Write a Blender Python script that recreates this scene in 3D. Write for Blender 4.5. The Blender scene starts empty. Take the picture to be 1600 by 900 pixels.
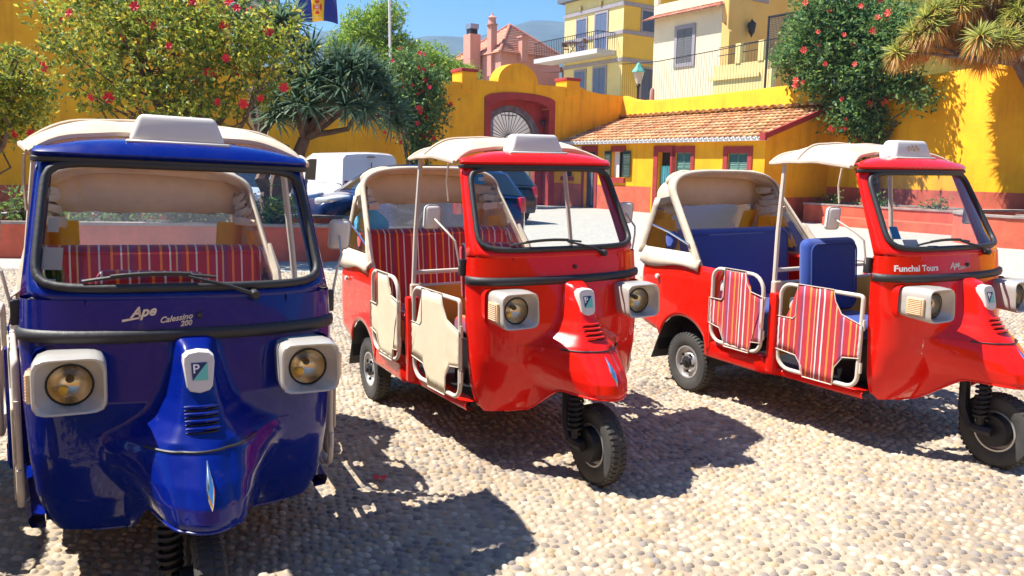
import bpy, bmesh, math, random
import numpy as np
from mathutils import Vector, Matrix
R = math.radians
random.seed(7); RNG = np.random.default_rng(7)
SC = bpy.context.scene
COL = SC.collection

# ------------------------------------------------------------------ camera, sky, sun, exposure
cam = bpy.data.cameras.new('camera'); camo = bpy.data.objects.new('camera', cam); COL.objects.link(camo)
SC.camera = camo
CAM_H, PITCH, ROLL, FPX = 1.6, R(9.11), 0.012, 1208.0
_fw = Vector((0, math.cos(PITCH), -math.sin(PITCH))); _up = Vector((0, math.sin(PITCH), math.cos(PITCH))); _rt = Vector((1, 0, 0))
_r2 = _rt*math.cos(ROLL) + _up*math.sin(ROLL); _u2 = _up*math.cos(ROLL) - _rt*math.sin(ROLL)
_m = Matrix((_r2, _u2, -_fw)).transposed().to_4x4(); _m.translation = Vector((0, 0, CAM_H))
camo.matrix_world = _m
cam.sensor_width = 36; cam.lens = 36*FPX/1600; cam.clip_start = 0.05; cam.clip_end = 8000
SUN_EL, SUN_DIR = R(59), (-0.995, 0.10)
world = bpy.data.worlds.new('World'); SC.world = world; world.use_nodes = True
wn = world.node_tree.nodes; wl = world.node_tree.links
sky = wn.new('ShaderNodeTexSky'); sky.sky_type = 'NISHITA'; sky.sun_disc = False
sky.sun_elevation = SUN_EL; sky.sun_rotation = math.atan2(SUN_DIR[0], SUN_DIR[1])
sky.air_density = 1.0; sky.dust_density = 0.1; sky.ozone_density = 6.0; sky.altitude = 0
wn['Background'].inputs['Strength'].default_value = 0.075
hs = wn.new('ShaderNodeHueSaturation'); hs.inputs['Saturation'].default_value = 1.35; hs.inputs['Value'].default_value = 1.0; wl.new(sky.outputs['Color'], hs.inputs['Color']); wl.new(hs.outputs['Color'], wn['Background'].inputs['Color'])
sl = bpy.data.lights.new('sun', 'SUN'); sl.energy = 5.0; sl.angle = R(0.53); sl.color = (1.0, 0.95, 0.87)
so = bpy.data.objects.new('sun', sl); COL.objects.link(so)
so.rotation_euler = Vector((SUN_DIR[0]*math.cos(SUN_EL), SUN_DIR[1]*math.cos(SUN_EL), math.sin(SUN_EL))).to_track_quat('Z', 'Y').to_euler()
vs = SC.view_settings; vs.view_transform = 'Standard'; vs.look = 'None'; vs.gamma = 1.0; vs.use_curve_mapping = False
vs.exposure = 1.3

# ------------------------------------------------------------------ materials
MATS = {}
def nodes_of(m): m.use_nodes = True; return m.node_tree.nodes, m.node_tree.links, m.node_tree.nodes['Principled BSDF']
def mat(name, col, rough=0.6, var=0.0, vscale=4.0, bump=0.0, bscale=30.0, metal=0.0, coat=0.0, spec=0.5, col2=None, stain=0.0, sheen=0.0, alpha=1.0):
    if name in MATS: return MATS[name]
    m = bpy.data.materials.new(name); n, l, b = nodes_of(m); MATS[name] = m
    b.inputs['Base Color'].default_value = (*col, 1); b.inputs['Roughness'].default_value = rough
    b.inputs['Metallic'].default_value = metal; b.inputs['Specular IOR Level'].default_value = spec
    if coat: b.inputs['Coat Weight'].default_value = coat; b.inputs['Coat Roughness'].default_value = 0.015; b.inputs['Coat IOR'].default_value = 1.36
    if sheen: b.inputs['Sheen Weight'].default_value = sheen
    tc = None
    if var or bump or stain:
        tc = n.new('ShaderNodeTexCoord')
    if var or stain:
        nz = n.new('ShaderNodeTexNoise'); nz.inputs['Scale'].default_value = vscale; nz.inputs['Detail'].default_value = 6; nz.inputs['Roughness'].default_value = 0.62
        l.new(tc.outputs['Object'], nz.inputs['Vector'])
        rp = n.new('ShaderNodeValToRGB'); c2 = col2 or tuple(min(1, c*(1-var)) for c in col)
        rp.color_ramp.elements[0].position = 0.36; rp.color_ramp.elements[0].color = (*c2, 1)
        rp.color_ramp.elements[1].position = 0.62; rp.color_ramp.elements[1].color = (*tuple(min(1, c*(1+var*0.35)) for c in col), 1)
        l.new(nz.outputs['Fac'], rp.inputs['Fac']); out = rp.outputs['Color']
        if stain:
            mp = n.new('ShaderNodeMapping'); mp.inputs['Scale'].default_value = (2.2, 2.2, 0.25); l.new(tc.outputs['Object'], mp.inputs['Vector'])
            n2 = n.new('ShaderNodeTexNoise'); n2.inputs['Scale'].default_value = 2.0; n2.inputs['Detail'].default_value = 5; l.new(mp.outputs[0], n2.inputs['Vector'])
            r2 = n.new('ShaderNodeValToRGB'); r2.color_ramp.elements[0].position = 0.52; r2.color_ramp.elements[0].color = (1, 1, 1, 1)
            r2.color_ramp.elements[1].position = 0.75; r2.color_ramp.elements[1].color = (1-stain, 1-stain, 1-stain*0.9, 1); l.new(n2.outputs['Fac'], r2.inputs['Fac'])
            mx = n.new('ShaderNodeMix'); mx.data_type = 'RGBA'; mx.blend_type = 'MULTIPLY'; mx.inputs[0].default_value = 1
            l.new(out, mx.inputs[6]); l.new(r2.outputs['Color'], mx.inputs[7]); out = mx.outputs[2]
        l.new(out, b.inputs['Base Color'])
    if bump:
        nb = n.new('ShaderNodeTexNoise'); nb.inputs['Scale'].default_value = bscale; nb.inputs['Detail'].default_value = 5; l.new(tc.outputs['Object'], nb.inputs['Vector'])
        bp = n.new('ShaderNodeBump'); bp.inputs['Strength'].default_value = bump; bp.inputs['Distance'].default_value = 0.02
        l.new(nb.outputs['Fac'], bp.inputs['Height']); l.new(bp.outputs['Normal'], b.inputs['Normal'])
    return m
def attr_mat(name, rough=0.6, trans=0.0, bump=0.0, bscale=200, spec=0.3):
    """colour from the mesh's own point colours (each leaf, pebble or tile has its own colour)"""
    if name in MATS: return MATS[name]
    m = bpy.data.materials.new(name); n, l, b = nodes_of(m); MATS[name] = m
    a = n.new('ShaderNodeAttribute'); a.attribute_name = 'tint'; l.new(a.outputs['Color'], b.inputs['Base Color'])
    b.inputs['Roughness'].default_value = rough; b.inputs['Specular IOR Level'].default_value = spec
    if trans:
        t = n.new('ShaderNodeBsdfTranslucent'); l.new(a.outputs['Color'], t.inputs['Color'])
        mx = n.new('ShaderNodeMixShader'); mx.inputs[0].default_value = trans
        l.new(b.outputs[0], mx.inputs[1]); l.new(t.outputs[0], mx.inputs[2]); l.new(mx.outputs[0], n['Material Output'].inputs['Surface'])
    if bump:
        tc = n.new('ShaderNodeTexCoord'); nb = n.new('ShaderNodeTexNoise'); nb.inputs['Scale'].default_value = bscale; l.new(tc.outputs['Object'], nb.inputs['Vector'])
        bp = n.new('ShaderNodeBump'); bp.inputs['Strength'].default_value = bump; bp.inputs['Distance'].default_value = 0.01; l.new(nb.outputs['Fac'], bp.inputs['Height']); l.new(bp.outputs['Normal'], b.inputs['Normal'])
    return m
def glass(name, tint=(1, 1, 1), refl=1.0, rough=0.01, haze=0.0):
    if name in MATS: return MATS[name]
    m = bpy.data.materials.new(name); n, l, b = nodes_of(m); MATS[name] = m; n.remove(b)
    t = n.new('ShaderNodeBsdfTransparent'); t.inputs['Color'].default_value = (*tint, 1)
    g = n.new('ShaderNodeBsdfGlossy'); g.inputs['Roughness'].default_value = rough
    f = n.new('ShaderNodeFresnel'); f.inputs['IOR'].default_value = 1.5
    mx = n.new('ShaderNodeMixShader'); l.new(f.outputs[0], mx.inputs[0]); l.new(t.outputs[0], mx.inputs[1]); l.new(g.outputs[0], mx.inputs[2])
    out = mx
    if haze:
        d = n.new('ShaderNodeBsdfTranslucent'); d.inputs['Color'].default_value = (0.8, 0.8, 0.85, 1)
        m2 = n.new('ShaderNodeMixShader'); m2.inputs[0].default_value = haze; l.new(mx.outputs[0], m2.inputs[1]); l.new(d.outputs[0], m2.inputs[2]); out = m2
    l.new(out.outputs[0], n['Material Output'].inputs['Surface'])
    return m
def stripes(name, axis, period, cols, rough=0.8, bump=0.25):
    """woven stripes across one object axis; cols = [(start, colour), ...] within one period"""
    if name in MATS: return MATS[name]
    m = bpy.data.materials.new(name); n, l, b = nodes_of(m); MATS[name] = m
    tc = n.new('ShaderNodeTexCoord'); sx = n.new('ShaderNodeSeparateXYZ'); l.new(tc.outputs['Object'], sx.inputs[0])
    mu = n.new('ShaderNodeMath'); mu.operation = 'MULTIPLY'; mu.inputs[1].default_value = 1/period; l.new(sx.outputs[axis], mu.inputs[0])
    ad = n.new('ShaderNodeMath'); ad.operation = 'ADD'; ad.inputs[1].default_value = 100.0; l.new(mu.outputs[0], ad.inputs[0])
    fr = n.new('ShaderNodeMath'); fr.operation = 'FRACT'; l.new(ad.outputs[0], fr.inputs[0])
    rp = n.new('ShaderNodeValToRGB'); rp.color_ramp.interpolation = 'CONSTANT'
    e = rp.color_ramp.elements
    while len(e) < len(cols): e.new(0.5)
    for k, (p, c) in enumerate(cols): e[k].position = p; e[k].color = (*c, 1)
    l.new(fr.outputs[0], rp.inputs['Fac'])
    nz = n.new('ShaderNodeTexNoise'); nz.inputs['Scale'].default_value = 25; l.new(tc.outputs['Object'], nz.inputs['Vector'])
    mx = n.new('ShaderNodeMix'); mx.data_type = 'RGBA'; mx.blend_type = 'MULTIPLY'; mx.inputs[0].default_value = 0.15
    l.new(rp.outputs['Color'], mx.inputs[6]); l.new(nz.outputs['Fac'], mx.inputs[7]); l.new(mx.outputs[2], b.inputs['Base Color'])
    wv = n.new('ShaderNodeTexNoise'); wv.inputs['Scale'].default_value = 350; l.new(tc.outputs['Object'], wv.inputs['Vector'])
    bp = n.new('ShaderNodeBump'); bp.inputs['Strength'].default_value = bump; bp.inputs['Distance'].default_value = 0.004; l.new(wv.outputs['Fac'], bp.inputs['Height']); l.new(bp.outputs['Normal'], b.inputs['Normal'])
    b.inputs['Roughness'].default_value = rough; b.inputs['Sheen Weight'].default_value = 0.2
    return m
RED = (0.42, 0.016, 0.028); ORG = (0.85, 0.25, 0.02); WHT = (0.75, 0.70, 0.66); TAN = (0.55, 0.28, 0.10); PUR = (0.25, 0.03, 0.10)
DRD = (0.50, 0.015, 0.03); CRM = (0.70, 0.42, 0.20); LIL = (0.55, 0.36, 0.50)
seat_cols = [(0.0, RED), (0.10, ORG), (0.15, RED), (0.30, WHT), (0.335, RED), (0.44, CRM), (0.475, PUR), (0.56, RED), (0.66, ORG), (0.71, RED), (0.86, WHT), (0.895, RED)]
door_cols = [(0.0, DRD), (0.07, WHT), (0.105, DRD), (0.22, ORG), (0.265, DRD), (0.38, CRM), (0.41, DRD), (0.50, PUR), (0.56, LIL), (0.59, DRD), (0.72, ORG), (0.765, DRD), (0.86, CRM), (0.885, DRD), (0.94, WHT), (0.97, PUR)]

# ------------------------------------------------------------------ mesh helpers
class MB:
    def __init__(s): s.v = []; s.f = []; s.m = []; s.c = []
    def add(s, v, f, m=0):
        o = len(s.v); s.v += [tuple(p) for p in v]; s.f += [tuple(i+o for i in q) for q in f]; s.m += [m]*len(f); return s
    def grid(s, P, m=0, cu=False, cv=False):
        nu, nv = len(P), len(P[0]); v = [p for row in P for p in row]; f = []
        for i in range(nu if cu else nu-1):
            for j in range(nv if cv else nv-1):
                a, b = i, (i+1) % nu; c, d = j, (j+1) % nv
                f.append((a*nv+c, b*nv+c, b*nv+d, a*nv+d))
        return s.add(v, f, m)
    def box(s, lo, hi, m=0):
        (a, b, c), (d, e, g) = lo, hi
        return s.add([(a,b,c),(d,b,c),(d,e,c),(a,e,c),(a,b,g),(d,b,g),(d,e,g),(a,e,g)], [(0,3,2,1),(4,5,6,7),(0,1,5,4),(1,2,6,5),(2,3,7,6),(3,0,4,7)], m)
    def rbox(s, lo, hi, r=0.02, seg=2, m=0, fn=None):
        bm = bmesh.new(); bmesh.ops.create_cube(bm, size=1)
        for v in bm.verts: v.co = Vector([(lo[k]+hi[k])/2 + v.co[k]*(hi[k]-lo[k]) for k in range(3)])
        bmesh.ops.bevel(bm, geom=bm.edges[:]+bm.verts[:], offset=r, segments=seg, profile=0.5, affect='EDGES')
        bm.verts.ensure_lookup_table(); v = [tuple(x.co) for x in bm.verts]
        if fn: v = [fn(*p) for p in v]
        f = [tuple(q.index for q in x.verts) for x in bm.faces]; bm.free(); return s.add(v, f, m)
    def tube(s, path, r, n=8, m=0, closed=False):
        P = [Vector(p) for p in path]; k = len(P); rr = r if isinstance(r, (list, tuple)) else [r]*k
        rings = []; ref = None
        for i in range(k):
            a = P[(i-1) % k] if (closed or i) else P[i]; b = P[(i+1) % k] if (closed or i < k-1) else P[i]
            t = (b-a).normalized()
            if ref is None: ref = Vector((0, 0, 1)) if abs(t.z) < 0.9 else Vector((1, 0, 0))
            ref = (ref - t*ref.dot(t)); ref = ref.normalized() if ref.length > 1e-6 else t.orthogonal().normalized()
            bi = t.cross(ref)
            rings.append([tuple(P[i] + (ref*math.cos(2*math.pi*j/n) + bi*math.sin(2*math.pi*j/n))*rr[i]) for j in range(n)])
        s.grid(rings, m, cu=closed, cv=True)
        if not closed:
            o = len(s.v)
            s.add(rings[0], [tuple(range(n-1, -1, -1))], m); s.add(rings[-1], [tuple(range(n))], m)
        return s
    def lathe(s, prof, c=(0,0,0), axis='y', n=24, m=0):
        rows = []
        for (r, h) in prof:
            row = []
            for j in range(n):
                a = 2*math.pi*j/n; x, y = r*math.cos(a), r*math.sin(a)
                q = (x, h, y) if axis == 'y' else (x, y, h) if axis == 'z' else (h, x, y)
                row.append((c[0]+q[0], c[1]+q[1], c[2]+q[2]))
            rows.append(row)
        return s.grid(rows, m, cv=True)
    def prism(s, poly, d, m=0):
        """poly: list of 3D points (planar), extruded by vector d"""
        n = len(poly); q = [tuple(p[k]+d[k] for k in range(3)) for p in poly]
        return s.add(list(poly)+q, [tuple(range(n-1, -1, -1)), tuple(range(n, 2*n))] + [(i, (i+1) % n, n+(i+1) % n, n+i) for i in range(n)], m)
    def xf(s, fn): s.v = [tuple(fn(*p)) for p in s.v]; return s
    def build(s, name, mats, parent=None, smooth=35, solid=0, loc=None, recalc=True):
        me = bpy.data.meshes.new(name); me.from_pydata(s.v, [], s.f)
        mats = mats if isinstance(mats, (list, tuple)) else [mats]
        for q in mats: me.materials.append(q)
        if len(mats) > 1: me.polygons.foreach_set('material_index', s.m)
        if recalc:
            bm = bmesh.new(); bm.from_mesh(me); bmesh.ops.remove_doubles(bm, verts=bm.verts, dist=1e-5); bmesh.ops.recalc_face_normals(bm, faces=bm.faces); bm.to_mesh(me); bm.free()
        if smooth: me.polygons.foreach_set('use_smooth', [True]*len(me.polygons)); me.set_sharp_from_angle(angle=R(smooth))
        me.update()
        o = bpy.data.objects.new(name, me); COL.objects.link(o)
        if parent: o.parent = parent
        if loc: o.location = loc
        if solid:
            md = o.modifiers.new('solid', 'SOLIDIFY'); md.thickness = solid; md.offset = -1
        return o
def np_mesh(name, V, F, mats, parent=None, tint=None, smooth=False):
    """big mesh from arrays: V (n,3), F (k,3 or 4), tint (n,3) per vertex"""
    me = bpy.data.meshes.new(name); k = F.shape[1]
    me.vertices.add(len(V)); me.vertices.foreach_set('co', np.ascontiguousarray(V, dtype=np.float32).ravel())
    me.loops.add(F.size); me.loops.foreach_set('vertex_index', np.ascontiguousarray(F, dtype=np.int32).ravel())
    me.polygons.add(len(F)); me.polygons.foreach_set('loop_start', np.arange(0, F.size, k, dtype=np.int32)); 
    me.update(calc_edges=True)
    if smooth: me.polygons.foreach_set('use_smooth', np.ones(len(F), dtype=bool))
    if tint is not None:
        a = me.color_attributes.new('tint', 'FLOAT_COLOR', 'POINT'); a.data.foreach_set('color', np.c_[tint, np.ones(len(tint))].astype(np.float32).ravel())
    for q in (mats if isinstance(mats, (list, tuple)) else [mats]): me.materials.append(q)
    me.validate()
    o = bpy.data.objects.new(name, me); COL.objects.link(o)
    if parent: o.parent = parent
    return o
def empty(name, loc=(0,0,0), rz=0.0):
    o = bpy.data.objects.new(name, None); COL.objects.link(o); o.location = loc; o.rotation_euler = (0, 0, rz); o.empty_display_size = 0.2; return o
def tag(o, label, cat, group=None):
    o['label'] = label; o['category'] = cat
    if group: o['group'] = group
    return o
def struct(o): o['kind'] = 'structure'; return o
def stuff(o): o['kind'] = 'stuff'; return o
def text_mesh(name, body, size, material, parent, M, depth=0.0015, shear=0.0, bold=0.0, spacing=1.0):
    cu = bpy.data.curves.new(name, 'FONT'); cu.body = body; cu.size = size; cu.extrude = depth; cu.shear = shear; cu.offset = bold; cu.space_character = spacing
    cu.align_x = 'CENTER'; cu.align_y = 'CENTER'; cu.resolution_u = 3
    t = bpy.data.objects.new(name, cu); COL.objects.link(t); bpy.context.view_layer.update()
    me = bpy.data.meshes.new_from_object(t.evaluated_get(bpy.context.evaluated_depsgraph_get())); me.name = name
    bpy.data.objects.remove(t); bpy.data.curves.remove(cu)
    me.transform(M); me.materials.clear(); me.materials.append(material)
    o = bpy.data.objects.new(name, me); COL.objects.link(o)
    if parent: o.parent = parent
    return o
def lerp(a, b, t): return a + (b-a)*t
def sm(a, b, x): t = max(0., min(1., (x-a)/(b-a))); return t*t*(3-2*t)
def ip(x, xs, ys): return float(np.interp(x, xs, ys))

# courtyard frame: EU runs along the cottage front, EV along the gate wall
TH = R(56); EU = Vector((math.cos(TH), -math.sin(TH), 0)); EV = Vector((math.sin(TH), math.cos(TH), 0))
P0 = Vector((1.9, 30.8, 0)); CC = P0 + EV*3.06
def uv(origin, u, v, z=0.0): p = origin + EU*u + EV*v; return (p.x, p.y, p.z + z)
RZ = -TH                                   # rotation that maps local +x to EU and local +y to EV

# ------------------------------------------------------------------ shared surface materials
M_YEL = mat('ochre_plaster', (0.92, 0.425, 0.003), 0.85, var=0.12, vscale=0.8, bump=0.25, bscale=14, stain=0.24, col2=(0.82, 0.34, 0.003))
M_DADO = mat('terracotta_paint', (0.60, 0.12, 0.06), 0.8, var=0.22, vscale=2.5, bump=0.2, bscale=20, stain=0.2)
M_REDP = mat('oxide_red_paint', (0.36, 0.035, 0.03), 0.75, var=0.2, vscale=3, bump=0.15)
M_STONE = mat('grey_basalt', (0.20, 0.16, 0.17), 0.85, var=0.35, vscale=5, bump=0.4)
M_IRON = mat('black_iron', (0.03, 0.03, 0.035), 0.5, metal=0.4)
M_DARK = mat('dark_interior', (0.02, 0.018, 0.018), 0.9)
M_TEAL = mat('teal_shutter_paint', (0.10, 0.22, 0.18), 0.6, var=0.2)
M_DGREEN = mat('dark_green_shutter_paint', (0.035, 0.075, 0.055), 0.55, var=0.2)
M_CURT = mat('turquoise_curtain', (0.08, 0.33, 0.36), 0.8, var=0.2)
M_WHITE = mat('white_paint', (0.72, 0.70, 0.66), 0.7, var=0.08)
M_PANE = mat('window_pane_dark', (0.03, 0.035, 0.045), 0.08, spec=0.8)
M_TILE = attr_mat('clay_tile', 0.85, bump=0.3, bscale=25)

# ------------------------------------------------------------------ ground and paving
m = bpy.data.materials.new('pebble_mortar'); MATS['pebble_mortar'] = m; n, l, b = nodes_of(m)
tc = n.new('ShaderNodeTexCoord'); nz = n.new('ShaderNodeTexNoise'); nz.inputs['Scale'].default_value = 1.1; nz.inputs['Detail'].default_value = 7; l.new(tc.outputs['Object'], nz.inputs['Vector'])
rp = n.new('ShaderNodeValToRGB'); nz.inputs['Roughness'].default_value = 0.7; rp.color_ramp.elements[0].position = 0.35; rp.color_ramp.elements[0].color = (0.27, 0.205, 0.14, 1); rp.color_ramp.elements[1].position = 0.65; rp.color_ramp.elements[1].color = (0.40, 0.325, 0.23, 1); l.new(nz.outputs['Fac'], rp.inputs['Fac'])
vo = n.new('ShaderNodeTexVoronoi'); vo.inputs['Scale'].default_value = 17; mp = n.new('ShaderNodeMapping'); mp.inputs['Scale'].default_value = (0.75, 1.25, 1); l.new(tc.outputs['Object'], mp.inputs['Vector']); l.new(mp.outputs[0], vo.inputs['Vector'])
gr = n.new('ShaderNodeTexNoise'); gr.inputs['Scale'].default_value = 260; gr.inputs['Detail'].default_value = 3; l.new(tc.outputs['Object'], gr.inputs['Vector'])
# beyond the built pebbles the relief and the pebble colours are carried by the material
sx = n.new('ShaderNodeSeparateXYZ'); l.new(tc.outputs['Object'], sx.inputs[0])
mr = n.new('ShaderNodeMapRange'); mr.inputs['From Min'].default_value = 10.2; mr.inputs['From Max'].default_value = 11.2; l.new(sx.outputs['Y'], mr.inputs['Value'])
pc = n.new('ShaderNodeValToRGB'); pc.color_ramp.elements[0].color = (0.30, 0.29, 0.26, 1); pc.color_ramp.elements[1].color = (0.42, 0.39, 0.34, 1); l.new(vo.outputs['Color'], pc.inputs['Fac'])
mx = n.new('ShaderNodeMix'); mx.data_type = 'RGBA'; l.new(mr.outputs[0], mx.inputs[0]); l.new(rp.outputs['Color'], mx.inputs[6]); l.new(pc.outputs['Color'], mx.inputs[7]); l.new(mx.outputs[2], b.inputs['Base Color'])
inv = n.new('ShaderNodeMath'); inv.operation = 'MULTIPLY'; l.new(vo.outputs['Distance'], inv.inputs[0]); l.new(mr.outputs[0], inv.inputs[1])
sub = n.new('ShaderNodeMath'); sub.operation = 'SUBTRACT'; sub.inputs[0].default_value = 0.0; l.new(inv.outputs[0], sub.inputs[1])
ad = n.new('ShaderNodeMath'); ad.operation = 'MULTIPLY_ADD'; ad.inputs[1].default_value = 0.12; l.new(gr.outputs['Fac'], ad.inputs[0]); l.new(sub.outputs[0], ad.inputs[2])
bp = n.new('ShaderNodeBump'); bp.inputs['Strength'].default_value = 0.7; bp.inputs['Distance'].default_value = 0.02; l.new(ad.outputs[0], bp.inputs['Height']); l.new(bp.outputs['Normal'], b.inputs['Normal'])
b.inputs['Roughness'].default_value = 0.9
g = MB(); g.grid([[(x, y, 0) for y in (-60, -10, 0, 5, 12, 30, 60, 200, 3000)] for x in (-3000, -80, -20, 0, 20, 80, 3000)])
plaza = struct(g.build('plaza_ground', m, smooth=0))

def pebble_points():
    ang = R(-14); ca, sa = math.cos(ang), math.sin(ang); pts = []
    du, dv = 0.049, 0.042
    for j in range(-330, 330):
        for i in range(-310, 310):
            u = (i + 0.5*(j % 2))*du; v = j*dv
            pts.append((u, v))
    P = np.array(pts); P = P + RNG.normal(0, 1, P.shape)*np.array([0.008, 0.0050])
    # rows run in shallow arcs like the setter's swings
    P[:, 1] += 0.06*np.sin(P[:, 0]*1.3) + 0.03*np.sin(P[:, 0]*3.1+P[:, 1])
    X = P[:, 0]*ca - P[:, 1]*sa; Y = P[:, 0]*sa + P[:, 1]*ca + 7.0
    k = (Y > 1.9) & (Y < 11.2) & (np.abs(X) < 0.70*Y + 0.7)
    return np.c_[X[k], Y[k]]
PP = pebble_points(); NP = len(PP)
base_cols = np.array([(0.41, 0.355, 0.28), (0.34, 0.295, 0.24), (0.41, 0.32, 0.215), (0.25, 0.22, 0.19), (0.26, 0.235, 0.22), (0.47, 0.42, 0.34), (0.36, 0.275, 0.19)])
pc_ = base_cols[RNG.choice(7, NP, p=[.25, .2, .13, .12, .1, .14, .06])]*RNG.uniform(0.82, 1.12, (NP, 1))
pc_ = pc_*(1+0.10*np.sin(PP[:, 0:1]*1.7+2*np.sin(PP[:, 1:2]*0.9))*np.array([1, 0.9, 0.6])+0.06*np.sin(PP[:, 1:2]*3.1+PP[:, 0:1]*2.3))
pc_ = pc_*np.array([1.03, 0.975, 0.90])
for _k in range(22):          # old drips and tyre dirt on the stones
    sx0, sy0, sr = RNG.uniform(-1.5, 4), RNG.uniform(2.6, 7.5), RNG.uniform(0.08, 0.28); dd_ = np.hypot(PP[:, 0]-sx0, (PP[:, 1]-sy0)*RNG.uniform(0.6, 1.4))/sr; pc_ = pc_*(1-0.30*np.clip(1.3-dd_, 0, 1)[:, None])
pa = RNG.normal(R(-14), 0.35, NP); pl = RNG.uniform(0.020, 0.031, NP)*RNG.choice([1, 1, 1, 0.75], NP); pw = RNG.uniform(0.0135, 0.0205, NP); ph = RNG.uniform(0.007, 0.014, NP)
tv = [(0, 0, 1.0)]; tf = []
for (r, z) in ((0.62, 0.80), (1.0, -0.1)):
    for k in range(7): tv.append((r*math.cos(2*math.pi*k/7), r*math.sin(2*math.pi*k/7), z))
for k in range(7):
    k2 = (k+1) % 7; tf += [(0, 1+k, 1+k2), (1+k, 8+k, 8+k2), (1+k, 8+k2, 1+k2)]
tv = np.array(tv); tf = np.array(tf)
# the 300 that show largest: nearest to the camera, in the open foreground
cp = math.cos(PITCH); dep = PP[:, 1]*cp + CAM_H*math.sin(PITCH); pxx = 800 + FPX*PP[:, 0]/dep; pyy = 450 + FPX*(CAM_H*cp - PP[:, 1]*math.sin(PITCH))/dep
score = np.where((pxx > 600) & (pxx < 1590) & (pyy < 893), pyy, -1); near = np.argsort(-score)[:300]; isn = np.zeros(NP, bool); isn[near] = True
M_PEB = attr_mat('river_pebble', 0.75, bump=0.15, bscale=120, spec=0.35)
def pebble_mesh(idx, local=False):
    k = len(idx); ca, sa = np.cos(pa[idx]), np.sin(pa[idx])
    lx = tv[None, :, 0]*pl[idx][:, None]; ly = tv[None, :, 1]*pw[idx][:, None]*(1+0.15*tv[None, :, 0]); lz = tv[None, :, 2]*ph[idx][:, None]
    X = lx*ca[:, None]-ly*sa[:, None]; Y = lx*sa[:, None]+ly*ca[:, None]
    if not local: X = X+PP[idx][:, 0:1]; Y = Y+PP[idx][:, 1:2]
    V = np.stack([X, Y, lz], -1).reshape(-1, 3); F = (tf[None]+(np.arange(k)*15)[:, None, None]).reshape(-1, 3)
    return V, F, np.repeat(pc_[idx], 15, 0)
V, F, T = pebble_mesh(np.where(~isn)[0]); po = stuff(np_mesh('pebbles', V, F, M_PEB, plaza, T, True))
protos = []
for k in range(30):
    V, F, T = pebble_mesh(np.array([near[k*10]]), True); o = np_mesh('pebble', V, F, M_PEB, plaza, T, True); o.location = (*PP[near[k*10]], 0); protos.append(o)
for q, i in enumerate(near):
    if q % 10 == 0: continue
    o = protos[(q*7) % 30].copy(); COL.objects.link(o); o.location = (*PP[i], 0); o.rotation_euler = (0, 0, RNG.normal(0, 0.3)); s = RNG.uniform(0.85, 1.15); o.scale = (s, s*RNG.uniform(0.9, 1.1), s)

# raised ground behind the long wall, and the far hill
g = MB(); g.box((-0.6, 0.5, 0), (60, 90, 4.0)); ter = struct(g.build('terrace_ground', mat('terrace_earth', (0.30, 0.26, 0.2), 0.9, var=0.2), smooth=0)); ter.location = CC; ter.rotation_euler = (0, 0, RZ)
hill_m = mat('wooded_hillside', (0.035, 0.06, 0.045), 0.95, var=0.6, vscale=0.02, bump=0.6, bscale=0.05)
rows = []
for j, f_ in enumerate(np.linspace(0, 1, 24)):
    row = []
    for i, x in enumerate(np.linspace(-1600, 2200, 120)):
        crest = 232 + 48*sm(-250, 200, x) + 30*sm(200, 900, x) - 60*sm(-300, -1100, x) + 8*math.sin(x*0.013) + 5*math.sin(x*0.041+1) + RNG.normal(0, 1.6)
        y = lerp(700, 1500, f_) + 60*math.sin(x*0.004)
        z = -5 + crest*(f_**0.85) + 10*math.sin(x*0.02+f_*9)*f_*(1-f_) + RNG.normal(0, 1.5)*f_
        row.append((x, y, z))
    rows.append(row)
rows.append([(x, 2600, -5) for x in np.linspace(-1600, 2200, 120)])
g = MB(); g.grid(rows); hill = struct(g.build('hill', hill_m, smooth=80))

# ------------------------------------------------------------------ gate wall (local y runs along it, +x faces the plaza)
def strip_wall(mb, ys, zb, zt, x0, x1, m=0):
    """wall between planes x0 (back) and x1 (front), its bottom and top following functions of y"""
    F1 = [[(x1, y, zb(y)), (x1, y, zt(y))] for y in ys]; F0 = [[(x0, y, zb(y)), (x0, y, zt(y))] for y in ys]
    mb.grid(F1, m); mb.grid(F0, m)
    mb.grid([[(x1, y, zt(y)), (x0, y, zt(y))] for y in ys], m); mb.grid([[(x1, y, zb(y)), (x0, y, zb(y))] for y in ys], m)
    for y in (ys[0], ys[-1]): mb.add([(x1, y, zb(y)), (x1, y, zt(y)), (x0, y, zt(y)), (x0, y, zb(y))], [(0, 1, 2, 3)], m)
GW = tag(empty('gate_wall', CC, RZ), 'tall ochre wall with an arched red gateway and rounded pediment', 'wall')
gy = lambda a, b, k: list(np.linspace(a, b, k))
def gtop(y):
    if y > -2.29: return ip(y, [-2.29, -1.9, -1.2, 0.0], [4.66, 4.50, 4.42, 4.40])
    return 4.58
inner = lambda y: 3.62 + 0.37*math.sqrt(max(0, 1-((y+5.07)/1.34)**2))**0.9
w = MB()
strip_wall(w, gy(-3.73, 0.0, 40), lambda y: 0, gtop, -0.6, 0)
strip_wall(w, gy(-6.41, -3.73, 40), inner, lambda y: 4.58, -0.6, 0)
strip_wall(w, gy(-7.0, -6.41, 6), lambda y: 0, lambda y: 4.58, -0.6, 0)
strip_wall(w, gy(-15.5, -7.0, 20), lambda y: 0, lambda y: 4.45, -0.6, 0)
strip_wall(w, gy(-40, -15.5, 20), lambda y: 0, lambda y: 7.6, -0.9, 0)
w.build('wall', M_YEL, GW, smooth=20)
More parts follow.
